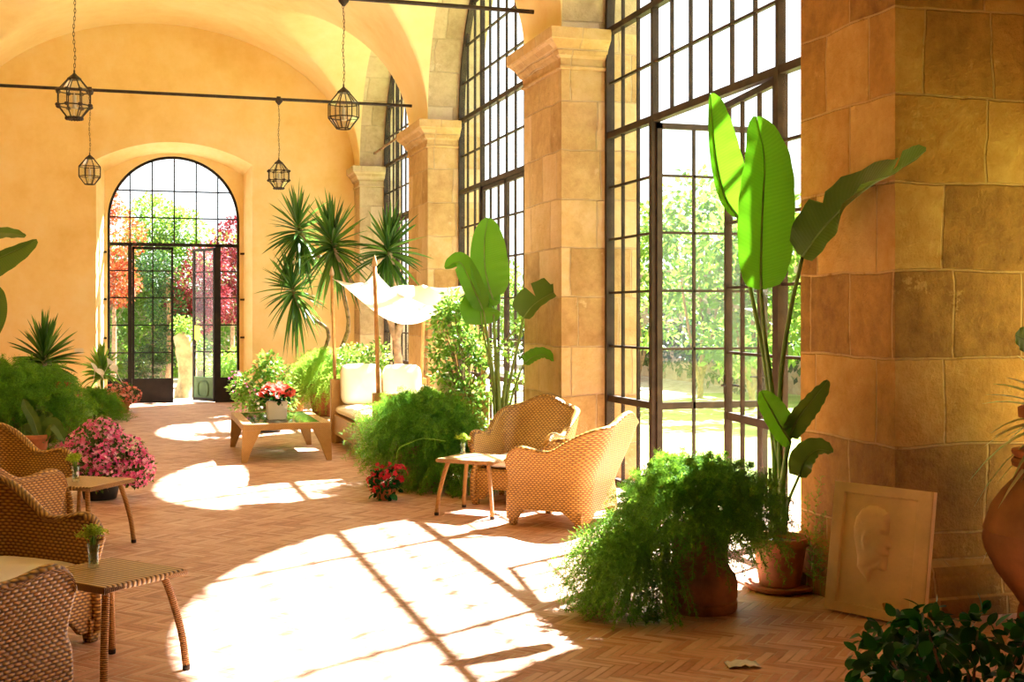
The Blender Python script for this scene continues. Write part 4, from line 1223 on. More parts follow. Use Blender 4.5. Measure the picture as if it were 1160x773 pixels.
yucca('yucca_tree', 'forked yucca tree rising behind the canopied daybed, nearest the stone pillar', b,
      [(h3, (.1,0,1), .62, 110, 2.7, .35), (h2, (-.1,0,1), .66, 130, 2.8, .35)],
      [([b, at(452, 420, 16.95), fk], .075), ([fk, at(456, 350, 16.9), at(447, 318, 16.9), h3], .05), ([fk, at(437, 352, 17.0), at(414, 334, 17.1), at(390, 312, 17.2), h2], .05)], .22, .34)
b = (2.45, 20.6, 0); h1 = at(336, 258, 20.4); h4 = at(331, 325, 20.5)
D1 = 20.3
yucca('yucca_tree', 'taller slim yucca with two leafy heads against the far ochre wall', b,
      [(at(337, 252, D1), (-.05,0,1), .72, 80, 2.8, .35), (at(330, 322, D1), (-.2,0,.8), .66, 110, 2.95, .5), (at(345, 288, D1), (.1,0,-.5), .45, 36, 1.2, .4)],
      [([b, at(372, 385, 20.6), at(356, 362, 20.5), at(338, 345, D1), at(330, 322, D1)], .035), ([b, at(388, 392, 20.5), at(393, 350, 20.4), at(375, 300, 20.3), at(352, 285, D1), at(337, 252, D1)], .04)], .2, .3, trunk_mat='bark')
b = at(50, 0, 19.0); b.z = 0
yucca('potted_yucca', 'low spiky dark yucca above the ferns against the left end of the far wall', tuple(b), [(at(50, 398, 19.0), (0,0,1), .66, 150, 1.95, .25)], [([b, at(50, 398, 19)], .06)], .24, .55)

# --- banana leaves
def banana_leaf(mb, mid, width, normal, fold=.25, seed=0, taper=.75, ripple=.004, tears=(), asym=(1, 1), curl=0):
    mid = np.array([tuple(p) for p in spline(mid, 30)]); n = len(mid)
    T = np.gradient(mid, axis=0); T /= np.linalg.norm(T, axis=1)[:, None]
    N = np.array(Vector(normal).normalized()); S = np.cross(T, N); S /= np.linalg.norm(S, axis=1)[:, None]; U = np.cross(S, T)
    t = np.linspace(0, 1, n); W = width*np.clip(np.sin(PI*np.clip(t*.96+.035, 0, 1)**taper), 0, 1)**.45
    W[0] *= .35; k = 8
    for side in (-1, 1):
        P = np.zeros((n, k+1, 3)); UV = np.zeros((n, k+1, 2))
        for j in range(k+1):
            v = j/k; ww = (W*asym[0 if side < 0 else 1])*v
            for (tt, depth) in tears:
                if (tt > 0) == (side > 0):
                    d = np.abs(t-abs(tt)); ww = ww*np.where((d < .022) & (v > depth), depth/max(v, .01), 1)
            rip = ripple*v*np.sin(t*46+side*1.3+seed)*(.4+v)
            P[:, j] = mid + S*(ww*side)[:, None]*(1-curl*v*v*.5) + U*(ww*fold*(1 if curl == 0 else 1-v*curl) + rip)[:, None]
            UV[:, j, 0] = t; UV[:, j, 1] = .5+side*v*.5
        mb.grid(P, UV, flip=side < 0)
def leaf_obj(root, pts, width, normal, mat='banana_green', stem=None, r=.012, **kw):
    B = root.location
    m = MB(); banana_leaf(m, [p-B for p in pts], width, normal, **kw); o = m.build('leaf', mat, root, smooth=True)
    s_ = MB(); sp = spline([p-B for p in pts], 16); s_.tube(sp, [r*.75*(1-.85*i/15) for i in range(16)], 6)
    if stem:
        q = spline([p-B for p in stem], 14); s_.tube(q, [r*(1.5-.6*i/13) for i in range(14)], 8)
    s_.build('leaf_stalk', 'stalk', o, smooth=True)
    return o
simple('stalk', (.16,.26,.05), .4, 0, .25, 10)
cam = Vector((0,0,1.6))
b = Vector((3.585, 6.47, 0)); R5 = empty('potted_banana_plant', b, label='tall potted bird of paradise plant by the near pillar, two bright backlit leaves', cat='potted plant')
pot(R5, [(.112,.028),(.118,.033),(.152,.25),(.156,.262),(.172,.265),(.176,.30),(.170,.312),(.155,.312),(.150,.27),(.10,.05),(0,.05)], 'terracotta', .145, .275)
sc_ = MB(); sc_.lathe([(.15,0),(.185,.010),(.205,.030),(.205,.038),(.19,.038),(.17,.026),(0,.026)], n=40); sc_.build('saucer', 'terracotta', R5, smooth=True, auto=40)
base = [at(880, 605, 7.22), at(890, 600, 7.2), at(884, 602, 7.25)]
leaf_obj(R5, [at(836, 246, 7.35), at(822, 225, 7.35), at(813, 190, 7.35), at(808, 150, 7.36), at(805, 106, 7.4)], .135, (-.35,-1,.1), fold=.5, seed=1, asym=(.30, 1.1), stem=[at(878, 520, 7.25), at(868, 420, 7.3), at(850, 325, 7.32), at(836, 246, 7.35)])
leaf_obj(R5, [at(862, 328, 7.12), at(862, 290, 7.1), at(864, 230, 7.1), at(866, 180, 7.12), at(857, 132, 7.18)], .182, (-.1,-1,0), fold=.16, seed=2, taper=.85, asym=(.86, 1.03), stem=[at(882, 530, 7.22), at(874, 440, 7.2), at(866, 380, 7.16), at(862, 328, 7.12)])
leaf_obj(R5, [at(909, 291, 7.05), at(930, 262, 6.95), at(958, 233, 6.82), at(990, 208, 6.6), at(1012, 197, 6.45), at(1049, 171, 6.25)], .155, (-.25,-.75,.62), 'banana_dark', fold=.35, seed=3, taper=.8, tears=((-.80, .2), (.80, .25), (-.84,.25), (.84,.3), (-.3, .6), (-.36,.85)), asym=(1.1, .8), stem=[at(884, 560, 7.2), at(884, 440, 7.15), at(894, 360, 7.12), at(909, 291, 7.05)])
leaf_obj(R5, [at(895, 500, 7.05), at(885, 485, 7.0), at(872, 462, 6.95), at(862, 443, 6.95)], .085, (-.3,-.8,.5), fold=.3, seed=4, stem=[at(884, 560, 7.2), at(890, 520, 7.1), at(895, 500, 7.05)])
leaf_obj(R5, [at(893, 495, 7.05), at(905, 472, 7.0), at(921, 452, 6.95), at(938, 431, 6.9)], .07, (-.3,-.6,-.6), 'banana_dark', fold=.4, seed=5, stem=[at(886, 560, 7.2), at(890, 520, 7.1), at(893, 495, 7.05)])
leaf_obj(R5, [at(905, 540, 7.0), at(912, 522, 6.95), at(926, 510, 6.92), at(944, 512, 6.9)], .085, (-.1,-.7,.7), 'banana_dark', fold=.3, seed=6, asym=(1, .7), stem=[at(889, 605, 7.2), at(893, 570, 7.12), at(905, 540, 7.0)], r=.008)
tk = MB()
for (a_, c_, r_) in ((at(880, 606, 7.2), at(877, 500, 7.23), .026), (at(888, 606, 7.18), at(886, 520, 7.18), .018), (at(874, 606, 7.25), at(872, 530, 7.25), .015)):
    q = spline([a_-b, (a_+c_)/2-b+Vector((.004,0,0)), c_-b], 8); tk.tube(q, [r_*(1-.35*i/7) for i in range(8)], 10)
tk.build('stem', 'stalk', R5, smooth=True)

# second one, behind the armchair
b = Vector((3.45, 11.62, 0)); b = at(571, 0, 12.0); b.z = 0; R6 = empty('potted_banana_plant', b, label='bird of paradise plant with one broad upright leaf behind the rear golden armchair', cat='potted plant')
pot(R6, std_pot(.2, .3), 'terracotta', .18, .26)
D = 12.0
def q_(x, y, d=D): return at(x, y, d)
leaf_obj(R6, [q_(558, 338), q_(553, 322), q_(549, 300), q_(549, 270), q_(553, 247)], .235, (-.15,-1,0), fold=.12, seed=1, taper=.9, asym=(.62, .98), stem=[q_(566, 470), q_(562, 420), q_(560, 370), q_(558, 338)], r=.014)
leaf_obj(R6, [q_(548, 352), q_(540, 335), q_(530, 312), q_(520, 297), q_(504, 304)], .12, (-.5,-.8,.3), fold=.45, seed=2, asym=(.8, 1), stem=[q_(566, 480), q_(558, 420), q_(551, 375), q_(548, 352)], r=.012)
leaf_obj(R6, [q_(546, 368), q_(545, 350), q_(552, 338), q_(566, 342)], .20, (-.2,-.7,.7), fold=.2, seed=3, taper=.7, stem=[q_(566, 480), q_(556, 420), q_(546, 368)], r=.01)
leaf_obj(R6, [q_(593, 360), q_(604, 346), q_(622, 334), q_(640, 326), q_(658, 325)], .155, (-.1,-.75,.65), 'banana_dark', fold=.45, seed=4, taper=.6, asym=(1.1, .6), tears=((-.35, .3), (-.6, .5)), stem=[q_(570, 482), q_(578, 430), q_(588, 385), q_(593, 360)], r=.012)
leaf_obj(R6, [q_(594, 412), q_(604, 405), q_(616, 402), q_(629, 409)], .08, (-.1,-.7,.7), fold=.4, seed=5, stem=[q_(572, 482), q_(580, 450), q_(588, 425), q_(594, 412)], r=.009)
tk = MB()
for (x0, x1, y1, r_) in ((565, 563, 400, .035), (570, 574, 420, .028), (560, 558, 430, .02)):
    tk.tube(spline([q_(x0+2, 500)-b, q_(x0, 460)-b, q_(x1, y1)-b], 8), [r_*(1-.4*i/7) for i in range(8)], 10)
tk.tube([Vector((0,0,.25)), q_(567, 500)-b], .04, 10)
tk.build('stem', 'stalk', R6, smooth=True)

# third, at the left edge
b = Vector((-2.1, 13.2, 0)); R7 = empty('potted_banana_plant', b, label='dark bird of paradise leaves reaching in from the left edge of the photo', cat='potted plant')
pot(R7, std_pot(.24, .36), 'terracotta', .21, .32)
D = 12.2
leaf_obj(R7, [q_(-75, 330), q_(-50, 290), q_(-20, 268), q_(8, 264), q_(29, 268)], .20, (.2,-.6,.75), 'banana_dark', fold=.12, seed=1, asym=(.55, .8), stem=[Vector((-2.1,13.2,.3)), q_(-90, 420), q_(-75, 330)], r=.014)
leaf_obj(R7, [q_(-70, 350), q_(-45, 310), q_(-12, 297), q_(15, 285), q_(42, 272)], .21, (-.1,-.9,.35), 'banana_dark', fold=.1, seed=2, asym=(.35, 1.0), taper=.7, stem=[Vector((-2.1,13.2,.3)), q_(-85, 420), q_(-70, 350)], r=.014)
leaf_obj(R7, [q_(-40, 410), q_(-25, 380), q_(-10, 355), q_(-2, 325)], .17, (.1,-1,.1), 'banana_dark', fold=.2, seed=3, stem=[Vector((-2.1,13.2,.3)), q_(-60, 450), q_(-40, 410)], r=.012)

# --- ficus shrub behind the big fern
b = at(527, 0, 13.1); b.z = 0; b.y += 0
R8 = empty('weeping_fig', b, label='airy weeping fig with small bright leaves between the canopy and the upright banana leaf', cat='shrub')
pot(R8, std_pot(.19, .3), 'terracotta', .17, .26)
bl = []; br = MB(); rr = random.Random(4)
for k in range(34):
    x = rr.uniform(495, 548); y = rr.uniform(345, 470)
    if x > 530 and y < 370: continue
    p = at(x, y, 13.0+rr.uniform(-.25, .25))-b; bl.append((p.x, p.y, p.z, .13))
    br.tube(bez((0,0,.3+.3*rr.random()), (p.x*.3, p.y*.3, p.z*.8), p, 7), [.012-.0015*i for i in range(7)], 5)
for x, y in ((500, 360), (506, 350), (512, 338), (575, 395), (590, 370), (585, 430), (600, 360), (570, 450), (580, 480), (545, 480)):
    p = at(x, y, 13.0)-b; bl.append((p.x, p.y, p.z, .10)); br.tube(bez((0,0,.4), (p.x*.3, p.y*.3, p.z*.8), p, 7), [.010-.0012*i for i in range(7)], 5)
fm = MB(); leaves_cloud(fm, bl, 0, 2300, .062, 3, leaf_shape(3, .27, .15, .25), up=-.4); fm.build('foliage', 'ficus_green', R8); br.build('branches', 'bark', R8)

# --- flowering bush behind the coffee table
R9 = empty('flowering_bush', (1.65, 17.35, 0), label='bushy plant with tiny pink flowers in a black pot behind the coffee table', cat='shrub')
pot(R9, [(.20,0),(.24,.02),(.25,.06),(.20,.065),(.16,.07),(.19,.22),(.20,.24),(.18,.24),(.15,.2),(0,.2)], 'black_plastic', .17, .21)
bl = [(-.05,0,.55,.32),(.15,.05,.75,.28),(-.2,0,.42,.26),(.22,0,.5,.25),(.05,0,.9,.2),(-.28,.1,.62,.2)]
fm = MB(); leaves_cloud(fm, bl, 0, 1500, .075, 6, SMALL_LEAF); fm.build('foliage', 'ficus_green', R9)
br = MB(); 
for c in bl: br.tube(bez((0,0,.22), (c[0]*.2, c[1]*.2, c[2]*.6), c[:3], 6), .008, 5)
br.build('branches', 'bark', R9)
def flower_proto(n=5, r=1.0):
    V = [(0,0,0)]; Fc = []
    for k in range(n):
        a = 2*PI*k/n; d = PI/n*.92
        i = len(V); V += [(r*.65*math.cos(a-d), r*.65*math.sin(a-d), r*.22), (r*math.cos(a), r*math.sin(a), r*.30), (r*.65*math.cos(a+d), r*.65*math.sin(a+d), r*.22)]
        Fc.append((0, i, i+1, i+2))
    return np.array(V), Fc
FL5 = flower_proto()
def blossoms(root, centers, n, size, mat, seed=0, shell=.85, name='blossoms', half=None):
    m = MB(); r = np.random.default_rng(seed); C = np.array(centers); mats = []
    for k in range(n):
        c = C[r.integers(len(C))]; d = r.normal(size=3); d[2] = abs(d[2])*.8 if half else d[2]; d /= np.linalg.norm(d)
        p = c[:3] + d*c[3]*r.uniform(shell, 1.06); z = d + r.normal(size=3)*.3; z /= np.linalg.norm(z); x = np.cross(z, r.normal(size=3)); x /= np.linalg.norm(x); y = np.cross(z, x)
        s_ = size*r.uniform(.8, 1.2); mm = np.eye(4); mm[:3,0] = x*s_; mm[:3,1] = y*s_; mm[:3,2] = z*s_; mm[:3,3] = p; mats.append(mm)
    m.inst(*FL5, mats); o = m.build(name, mat, root); o['kind'] = 'stuff'; return o
blossoms(R9, [(-.32,-.05,.55,.16),(-.3,0,.36,.14),(-.38,0,.75,.10),(0,-.1,.2+.5,.3)], 60, .022, 'pink_flower', 4)
blossoms(R9, [(.0,-.15,.45,.24)], 22, .026, 'white_flower', 5, name='white_blossoms')

# white-flecked shrub behind daybed
R10 = empty('leafy_shrub', (3.30, 18.75, 0), label='shrub with pale green and white leaves behind the daybed, right of the pale fern', cat='shrub')
pot(R10, std_pot(.22, .34), 'terracotta', .2, .3)
bl = [(0,0,.75,.35),(-.2,0,.95,.25),(.2,.0,.98,.25),(0,0,.5,.25)]
fm = MB(); leaves_cloud(fm, bl, 0, 900, .075, 8, SMALL_LEAF); fm.build('foliage', 'ficus_green', R10)
fm = MB(); leaves_cloud(fm, bl, 0, 350, .06, 9, SMALL_LEAF); fm.build('pale_leaves', 'variegated_leaf', R10)
br = MB(); br.tube([(0,0,.3),(0,.02,.8)], .015, 6); br.build('stem', 'bark', R10)

# --- pink azalea
R11 = empty('azalea_bush', (-.33, 11.38, 0), label='round azalea bush covered in bright pink blossoms on the floor behind the second left table', cat='azalea')
pot(R11, [(.13,0),(.14,.01),(.17,.15),(.19,.16),(.19,.19),(.17,.19),(.15,.14),(0,.14)], 'black_plastic', .16, .16)
bl = [(-.05,0,.42,.24),(.18,0,.34,.22),(-.2,0,.34,.2),(0,.1,.5,.2),(.3,-.02,.26,.16),(-.02,-.16,.28,.18)]
fm = MB(); leaves_cloud(fm, bl, 0, 2200, .045, 11, SMALL_LEAF); fm.build('foliage', 'azalea_leaf', R11)
blossoms(R11, bl, 1500, .021, 'pink_flower', 12, .92)
br = MB()
for c in bl: br.tube(bez((0,0,.16), (c[0]*.2, c[1]*.2, c[2]*.6), c[:3], 6), .006, 5)
br.build('branches', 'bark', R11)

# --- red flowers at the foot of the big fern
p = at(436, 536, 10.75); R12 = empty('potted_cyclamen', (p.x, p.y, 0), label='small pot of dark red flowers at the foot of the big central fern', cat='potted flowers')
pot(R12, std_pot(.09, .10), 'terracotta', .08, .09)
fm = MB(); leaves_cloud(fm, [(0,0,.13,.13)], 0, 200, .06, 14, OVAL_LEAF); fm.build('foliage', 'dark_leaf', R12)
blossoms(R12, [(0,0,.18,.14),(-.08,-.03,.15,.1),(.10,0,.22,.1)], 110, .026, 'red_flower', 15, .6)
st = MB(); rr = random.Random(8)
for k in range(14): a_ = rr.uniform(0, 6.28); st.tube([(0,0,.12),(math.cos(a_)*.08, math.sin(a_)*.08, .25)], .002, 4)
st.build('stems', 'stalk', R12)

# --- calla lilies in terracotta pot
R13 = empty('potted_calla_lily', (-.62, 22.25, 0), label='white calla lilies in a clay pot left of the arched garden door', cat='potted flowers')
pot(R13, std_pot(.24, .34), 'terracotta', .21, .3)
lm = MB(); r = np.random.default_rng(3)
strap_head(lm, (0,0,.72), (0,0,1), 70, .52, .06, 31, spread=1.45, droop=.55); lm.build('leaves', 'ficus_green', R13)
def calla(pos, rz):
    m = MB(); n, k = 9, 16; P = np.zeros((n, k+1, 3))
    for i in range(n):
        h = i/(n-1)
        for j in range(k+1):
            a_ = 2*PI*j/k*.94 + .2; rr_ = .008 + .055*h**1.7*(1+.45*math.cos(a_-PI)); P[i, j] = (rr_*math.cos(a_), rr_*math.sin(a_), .11*h + .05*h*h*math.cos(a_-PI))
    m.grid(P); m.tube([(0,0,.01),(0,0,.085)], .006, 6); m.tube([(0,0,0),(0,.01,-.25)], .005, 5)
    o = m.build('flower', 'white_flower', R13, smooth=True); o.location = pos; o.rotation_euler = (.5, 0, rz); o.scale = (1.0,)*3; o['label'] = 'white calla flower'
for pos, rz in (((-.10,-.32,.66), .3), ((.03,-.36,.56), -.5), ((.26,-.28,.62), -1.0), ((.10,-.2,.74), 1.0)): calla(pos, rz)

# --- geranium in small pot
p = at(137, 466, 2240/108.)
R14 = empty('potted_geranium', (-.26, 21.35, 0), label='small clay pot of salmon pink geraniums on the floor before the garden door', cat='potted flowers')
pot(R14, std_pot(.125, .22), 'terracotta', .11, .19)
bl = [(0,0,.34,.16),(-.17,0,.33,.14),(.15,0,.30,.14),(-.02,-.12,.28,.12)]
fm = MB(); leaves_cloud(fm, bl, 0, 500, .05, 16, SMALL_LEAF); fm.build('foliage', 'azalea_leaf', R14)
blossoms(R14, bl, 330, .028, 'salmon_flower', 17, .92)

# --- red geranium flower in the left ferns
p = at(66, 438, 14.75); R15 = empty('potted_geranium', (p.x-.32, p.y-.02, 0), label='red flowering geranium almost buried in the ferns on the left', cat='potted flowers')
pot(R15, std_pot(.14, .24), 'terracotta', .12, .2)
q = Vector((.32, .02, p.z)); st = MB(); st.tube([(0,0,.2),(.12,0,.5),tuple(q)], .006, 5); st.build('stem', 'stalk', R15)
blossoms(R15, [(q.x,q.y,q.z,.05),(q.x+.10,q.y,q.z+.02,.035)], 40, .022, 'red_flower', 18, .4)
fm = MB(); leaves_cloud(fm, [(0,0,.4,.16)], 0, 120, .07, 19, OVAL_LEAF); fm.build('foliage', 'azalea_leaf', R15)

# --- broad silvery leaves at left (philodendron-like) and clay pot beside it
p = at(45, 0, 14.0); b = Vector((p.x-.05, p.y, 0)); R16 = empty('potted_broadleaf', b, label='plant with broad dark glossy drooping leaves behind the farthest left armchair', cat='potted plant')
pot(R16, std_pot(.16, .26), 'terracotta', .14, .22)
D = 13.9
for k, (pts, w_) in enumerate((([(45,498),(38,476),(30,462),(27,452)], .06), ([(48,500),(54,484),(62,482),(74,500)], .085), ([(44,502),(34,490),(26,490),(18,504)], .08), ([(50,502),(62,492),(72,496),(80,512)], .075), ([(46,500),(46,486),(52,474),(60,470)], .075), ([(44,502),(36,480),(46,466),(40,460)], .06))):
    leaf_obj(R16, [q_(*t, d=13.9+.05*k) for t in pts], w_, (-.1,-.8,.6), 'banana_dark', fold=.25, seed=k, taper=.8, r=.006, stem=[b+Vector((0,0,.22)), q_(*pts[0], d=13.9)])
R17 = empty('potted_broadleaf', (-1.0, 16.75, 0), label='leafy plant in a clay pot at the front edge of the left ferns', cat='potted plant')
pot(R17, std_pot(.19, .30), 'terracotta', .17, .26)
fm = MB(); leaves_cloud(fm, [(0,0,.42,.22),(.15,-.05,.38,.15)], 0, 90, .17, 21, OVAL_LEAF); fm.build('foliage', 'ficus_green', R17)

# --- big urn on the right with spider plant pot on top, and a climber leaf
U = (4.50, 5.18, 0)
R18 = empty('clay_urn', U, label='big bulbous clay urn beside the head plaque at the right edge', cat='urn')
pot(R18, [(.215,0),(.235,.015),(.24,.05),(.235,.10),(.225,.13),(.265,.19),(.34,.29),(.395,.40),(.408,.455),(.400,.50),(.405,.51),(.398,.53),(.37,.62),(.31,.71),(.255,.77),(.235,.80),(.235,.825),(.262,.835),(.268,.86),(.255,.875),(.20,.875),(.19,.85),(0,.85)], 'warm_urn_clay', n=48, name='body')
R19 = empty('potted_spider_plant', (U[0], U[1], .876), label='spider plant with pale arching leaves in a clay pot on top of the big urn', cat='potted plant')
pot(R19, [(.17,0),(.25,.006),(.265,.025),(.265,.040),(.24,.042),(.2,.03),(0,.03)], 'terracotta', name='saucer')
pot(R19, [(.13,.032),(.14,.04),(.20,.20),(.206,.205),(.232,.208),(.236,.255),(.225,.262),(.20,.262),(.19,.2),(0,.2)], 'terracotta', .19, .235)
lm = MB(); strap_head(lm, (0,0,.30), (0,0,1), 110, .50, .026, 41, spread=1.9, droop=.8); lm.build('leaves', 'variegated_leaf', R19)
lo = MB(); banana_leaf(lo, [at(1190, 380, 6.1)-Vector((*U[:2], .876)), at(1175, 385, 6.05)-Vector((*U[:2], .876)), at(1162, 385, 6.0)-Vector((*U[:2], .876)), at(1150, 380, 5.95)-Vector((*U[:2], .876))], .085, (0,-1,.1), fold=.1); o = lo.build('broad_leaf', 'banana_dark', R19, smooth=True); o['label'] = 'broad dark leaf above the pale ones'
sk = MB(); sk.tube(spline([(0,0,.25), (.1,-.02,.4), tuple(at(1190, 380, 6.1)-Vector((*U[:2], .876)))], 8), .006, 6); sk.build('stem', 'stalk', R19)

# --- wisps of asparagus between pot and plaque
R20 = empty('wild_fern', (3.76, 6.2, 0), label='thin wispy fern sprig growing between the potted banana plant and the leaning plaque', cat='fern')
paths = []
for (x0, x1, y1) in ((925, 915, 560), (930, 935, 580), (922, 930, 540), (935, 925, 600), (918, 945, 610)):
    a_ = at(x0, 668, 7.0); a_.z = .01; c_ = at(x1, y1, 7.0); paths.append([tuple(Vector(v)-R20.location) for v in bez(a_, (a_+c_)/2+Vector((-.04,0,.08)), c_, 9)])
m = MB(); plumes(m, paths, PROTO, 3, .9); m.build('fronds', 'fern_green', R20)

# --- glossy shrub bottom right
b = Vector((2.28, 3.02, 0)); R21 = empty('potted_shrub', b, label='dark glossy round-leaved shrub in the bottom right corner', cat='shrub')
pot(R21, std_pot(.22, .32), 'terracotta', .2, .28)
rr = random.Random(11); bl = []; br = MB()
for k in range(46):
    x = rr.uniform(985, 1260); y = rr.uniform(705, 860); y = max(y, 706 + (25*((1060-x)/70)**2 if x < 1060 else 0) + 0*x)
    p = at(x, y, 3.35+rr.uniform(-.32, .32))-b; bl.append((p.x, p.y, p.z, .055))
    br.tube(bez((rr.uniform(-.05,.05), rr.uniform(-.05,.05), .3), (p.x*.5, p.y*.5, p.z*.7), p, 7), [.007-.0007*i for i in range(7)], 5)
fm = MB(); leaves_cloud(fm, bl, 0, 1250, .048, 23, leaf_shape(6, .30, .16, .2), up=.4, shell=.3); fm.build('foliage', 'dark_leaf', R21, smooth=True); br.build('branches', 'bark', R21)

# ================================================================ THE GARDEN
g = MB(); g.box2((-30, YO, -.2), (60, 80, -.03)); tag(g.build('garden_ground', 'garden_gravel'), kind='structure')
g = MB(); g.box2((5.5, -20, -.2), (40, YO, -.03)); g.box2((4.62, 6.2, -.2), (5.5, YO, -.03)); tag(g.build('garden_lawn', 'lawn_ground'), kind='structure')
g = MB(); g.box2((13.0, 2, -.1), (13.4, 40, 2.7)); g.box2((12.95, 2, 2.7), (13.45, 40, 2.8))
tag(g.build('garden_wall', 'garden_wall_stone'), kind='structure')
def tree(name, label, loc, blobs, n, size, mat, trunks, group=None, cat='tree', tmat='bark', seed=0):
    root = empty(name, loc, label=label, cat=cat, group=group)
    m = MB(); leaves_cloud(m, blobs, 0, n, size, seed, SMALL_LEAF, shell=.2); m.build('crown', mat, root)
    t = MB()
    for (pts, r) in trunks: sp = spline(pts, 10); t.tube(sp, [r*(1-.06*i) for i in range(10)], 8)
    t.build('trunk', tmat, root, smooth=True)
    return root
rr = random.Random(21); 
names = ['leafy garden tree seen %s' % s for s in ('through the open glazed door', 'through the fixed panes left of the open door', 'through the right door leaf', 'behind the upright backlit banana leaves', 'through the lower panes of the second window', 'far along the wall through the second window', 'through the third window')]
for k, (x, y, h, w_) in enumerate(((10.6, 22.3, 4.3, 1.5), (10.9, 26.2, 4.2, 1.6), (10.2, 19.4, 3.6, 1.3), (10.6, 17.0, 3.7, 1.4), (10.9, 33.5, 3.6, 1.7), (11.2, 40.0, 3.5, 1.8), (11.0, 47.0, 3.4, 1.8))):
    bl = [(rr.uniform(-w_, w_)*.7, rr.uniform(-w_, w_)*.7, h*rr.uniform(.28, .9), rr.uniform(.35, .65)) for _ in range(13)]
    tree('garden_tree', names[k], (x, y, -.04), bl, 2600, .17, 'garden_green', [([(0,0,0),(.05,0,h*.3),(0,.1,h*.7)], .06), ([(0,0,.2),(.4,.1,h*.4),(.5,.2,h*.75)], .04), ([(0,0,.2),(-.4,-.2,h*.4),(-.45,.1,h*.7)], .04)], 'trees along the garden wall', seed=30+k)
m = MB(); rr_ = np.random.default_rng(5)
# hedge along the wall
m = MB(); bl = [(12.1+rr.uniform(-.2,.2), 14+i*.55, rr.uniform(.5, 1.5), .5) for i in range(50)]; leaves_cloud(m, bl, 0, 7000, .16, 44, SMALL_LEAF, shell=.3); o = m.build('garden_hedge', 'garden_deep_green'); tag(o, 'dark low hedge at the foot of the garden wall seen through the right windows', 'hedge', kind='stuff')

# beyond the end door
E = [
 ('maple_tree', 'orange leaved tree left of the garden door outside', at(128, 0, 29), [(0,0,3.5,.75),(-.3,0,2.6,.7),(.1,0,2.4,.55),(-.4,0,4.3,.6)], 4200, .10, 'garden_orange'),
 ('garden_tree', 'bright green tree seen in the middle of the arched garden door', at(172, 0, 31), [(0,0,3.2,.9),(.4,0,2.2,.7),(-.5,0,2.4,.8),(0,0,4.0,.7),(.7,.2,3.8,.6),(0,0,1.4,.7)], 7000, .11, 'garden_green'),
 ('maple_tree', 'crimson leaved tree seen through the open half of the garden door', at(219, 0, 27.5), [(0,0,2.3,.55),(.3,0,2.8,.5),(-.25,0,1.9,.4),(.1,0,1.6,.4),(.45,0,2.0,.4)], 6500, .07, 'garden_crimson'),
 ('maple_tree', 'russet tree behind the right side panes of the garden door', at(262, 0, 29), [(0,0,2.7,.55),(.1,0,3.4,.55),(0,0,1.9,.45)], 3600, .09, 'garden_crimson'),
 ('garden_tree', 'dark green tree behind the left closed half of the garden door', at(190, 0, 27), [(0,0,1.0,.45),(0,0,1.8,.5),(-.2,0,2.6,.45),(-.5,0,.6,.4)], 5000, .08, 'garden_deep_green'),
]
for k, (nm, lab, p, bl, n_, s_, mt) in enumerate(E):
    tree(nm, lab, (p.x, p.y, -.04), bl, n_, s_, mt, [([(0,0,0),(.03,0,1.2),(0,0,2.6)], .07)], seed=60+k)
m = MB(); P = []
rz = random.Random(2)
n_, k_ = 14, 16; G_ = np.zeros((n_, k_+1, 3))
for i in range(n_):
    for j in range(k_+1):
        a_ = 2*PI*(j % k_)/k_; z = i/(n_-1)*1.32; r_ = .17+.03*math.sin(3*a_+z*4)+.02*math.sin(7*a_+z*9)-.03*z; r_ = r_ if i < n_-1 else .03
        G_[i, j] = (r_*math.cos(a_)*1.1+.04*math.sin(z*3), r_*math.sin(a_), z)
m.grid(G_); gp = m.build('garden_gatepost', 'weathered_stone', smooth=True); p = at(209, 0, 24.6); gp.location = (p.x, p.y, -.035); tag(gp, 'weathered pale stone post just outside the open garden door', 'post')
iv = MB(); leaves_cloud(iv, [(.18,.05,1.1,.22),(.1,.1,1.4,.25),(-.05,.05,1.45,.2),(.28,.1,.75,.15)], 0, 900, .065, 71, SMALL_LEAF); o = iv.build('ivy', 'garden_green'); o.location = gp.location; tag(o, 'green ivy growing over the top of the pale stone post outside the door', 'ivy')
bsh = MB(); leaves_cloud(bsh, [(p.x+.75+rr.uniform(-.3,.8), 26.5+rr.uniform(-.4,.6), rr.uniform(.2,.8), .3) for _ in range(14)], 0, 3000, .08, 72, SMALL_LEAF); tag(bsh.build('garden_bush', 'garden_green'), 'low bright green bushes seen through the opened right leaf of the garden door', 'bush')
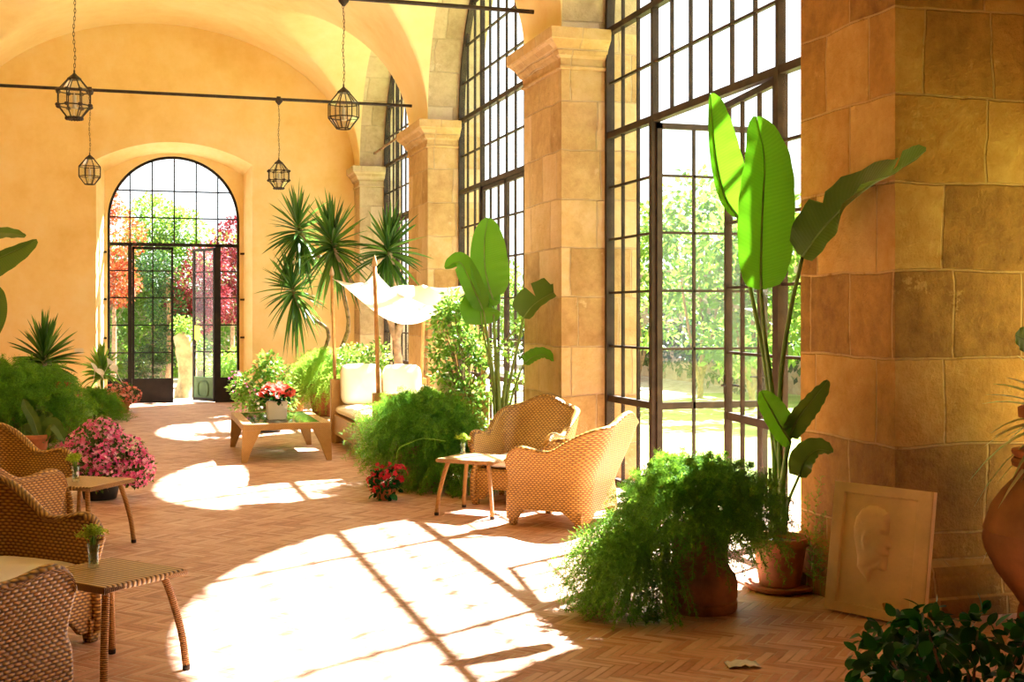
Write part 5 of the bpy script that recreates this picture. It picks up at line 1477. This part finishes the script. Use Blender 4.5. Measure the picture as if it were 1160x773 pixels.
w = MB(); w.box2((-12, 34, -.1), (9, 34.4, 2.3)); tag(w.build('garden_wall_far', 'garden_wall_stone'), kind='structure')
m = MB(); bl = [(-4+i*.4, 32.6+rr.uniform(-.4,.4), rr.uniform(.5, 3.5), .85) for i in range(26)]; leaves_cloud(m, bl, 0, 16000, .15, 74, SMALL_LEAF, shell=.3)
tag(m.build('garden_hedge', 'garden_green'), 'tall green hedge closing the garden beyond the arched door', 'hedge', kind='stuff')

# ================================================================ LIGHT, WORLD, CAMERA
sd = bpy.data.lights.new('sun', 'SUN'); so = bpy.data.objects.new('sun', sd); COL.objects.link(so)
d = Vector((-.677, -.42, -1)).normalized()
so.rotation_euler = d.to_track_quat('-Z', 'Y').to_euler(); so.location = (20, 12, 20)
sd.energy = 42; sd.angle = math.radians(.8); sd.color = (1.0, .97, .92)
w = bpy.data.worlds.new('sky'); SC.world = w; w.use_nodes = True; nt = w.node_tree; nt.nodes.clear(); g = NB(nt)
out = nt.nodes.new('ShaderNodeOutputWorld'); bg = g.n('ShaderNodeBackground'); bg.inputs[0].default_value = (.93,.97,1,1); bg.inputs[1].default_value = 1.7
g.l(bg.outputs[0], out.inputs[0])
cd = bpy.data.cameras.new('camera'); co = bpy.data.objects.new('camera', cd); COL.objects.link(co)
co.location = (0, 0, EYE); co.rotation_euler = (PI/2, 0, -YAW)
cd.sensor_width = 36; cd.lens = F/1160*36; cd.shift_y = -28.5/1160; cd.clip_end = 300
SC.camera = co
SC.view_settings.view_transform = 'Standard'; SC.view_settings.look = 'None'; SC.view_settings.gamma = 1
SC.view_settings.use_curve_mapping = False; SC.view_settings.exposure = .65
cy_ = SC.cycles
cy_.max_bounces = 10; cy_.diffuse_bounces = 7; cy_.glossy_bounces = 4; cy_.transmission_bounces = 6; cy_.transparent_max_bounces = 24
cy_.use_denoising = True; cy_.sample_clamp_indirect = 12; cy_.caustics_reflective = False; cy_.caustics_refractive = False
for o in bpy.data.objects:
    if o.type == 'EMPTY' and 'kind' not in o and 'label' not in o: print('unlabelled', o.name)
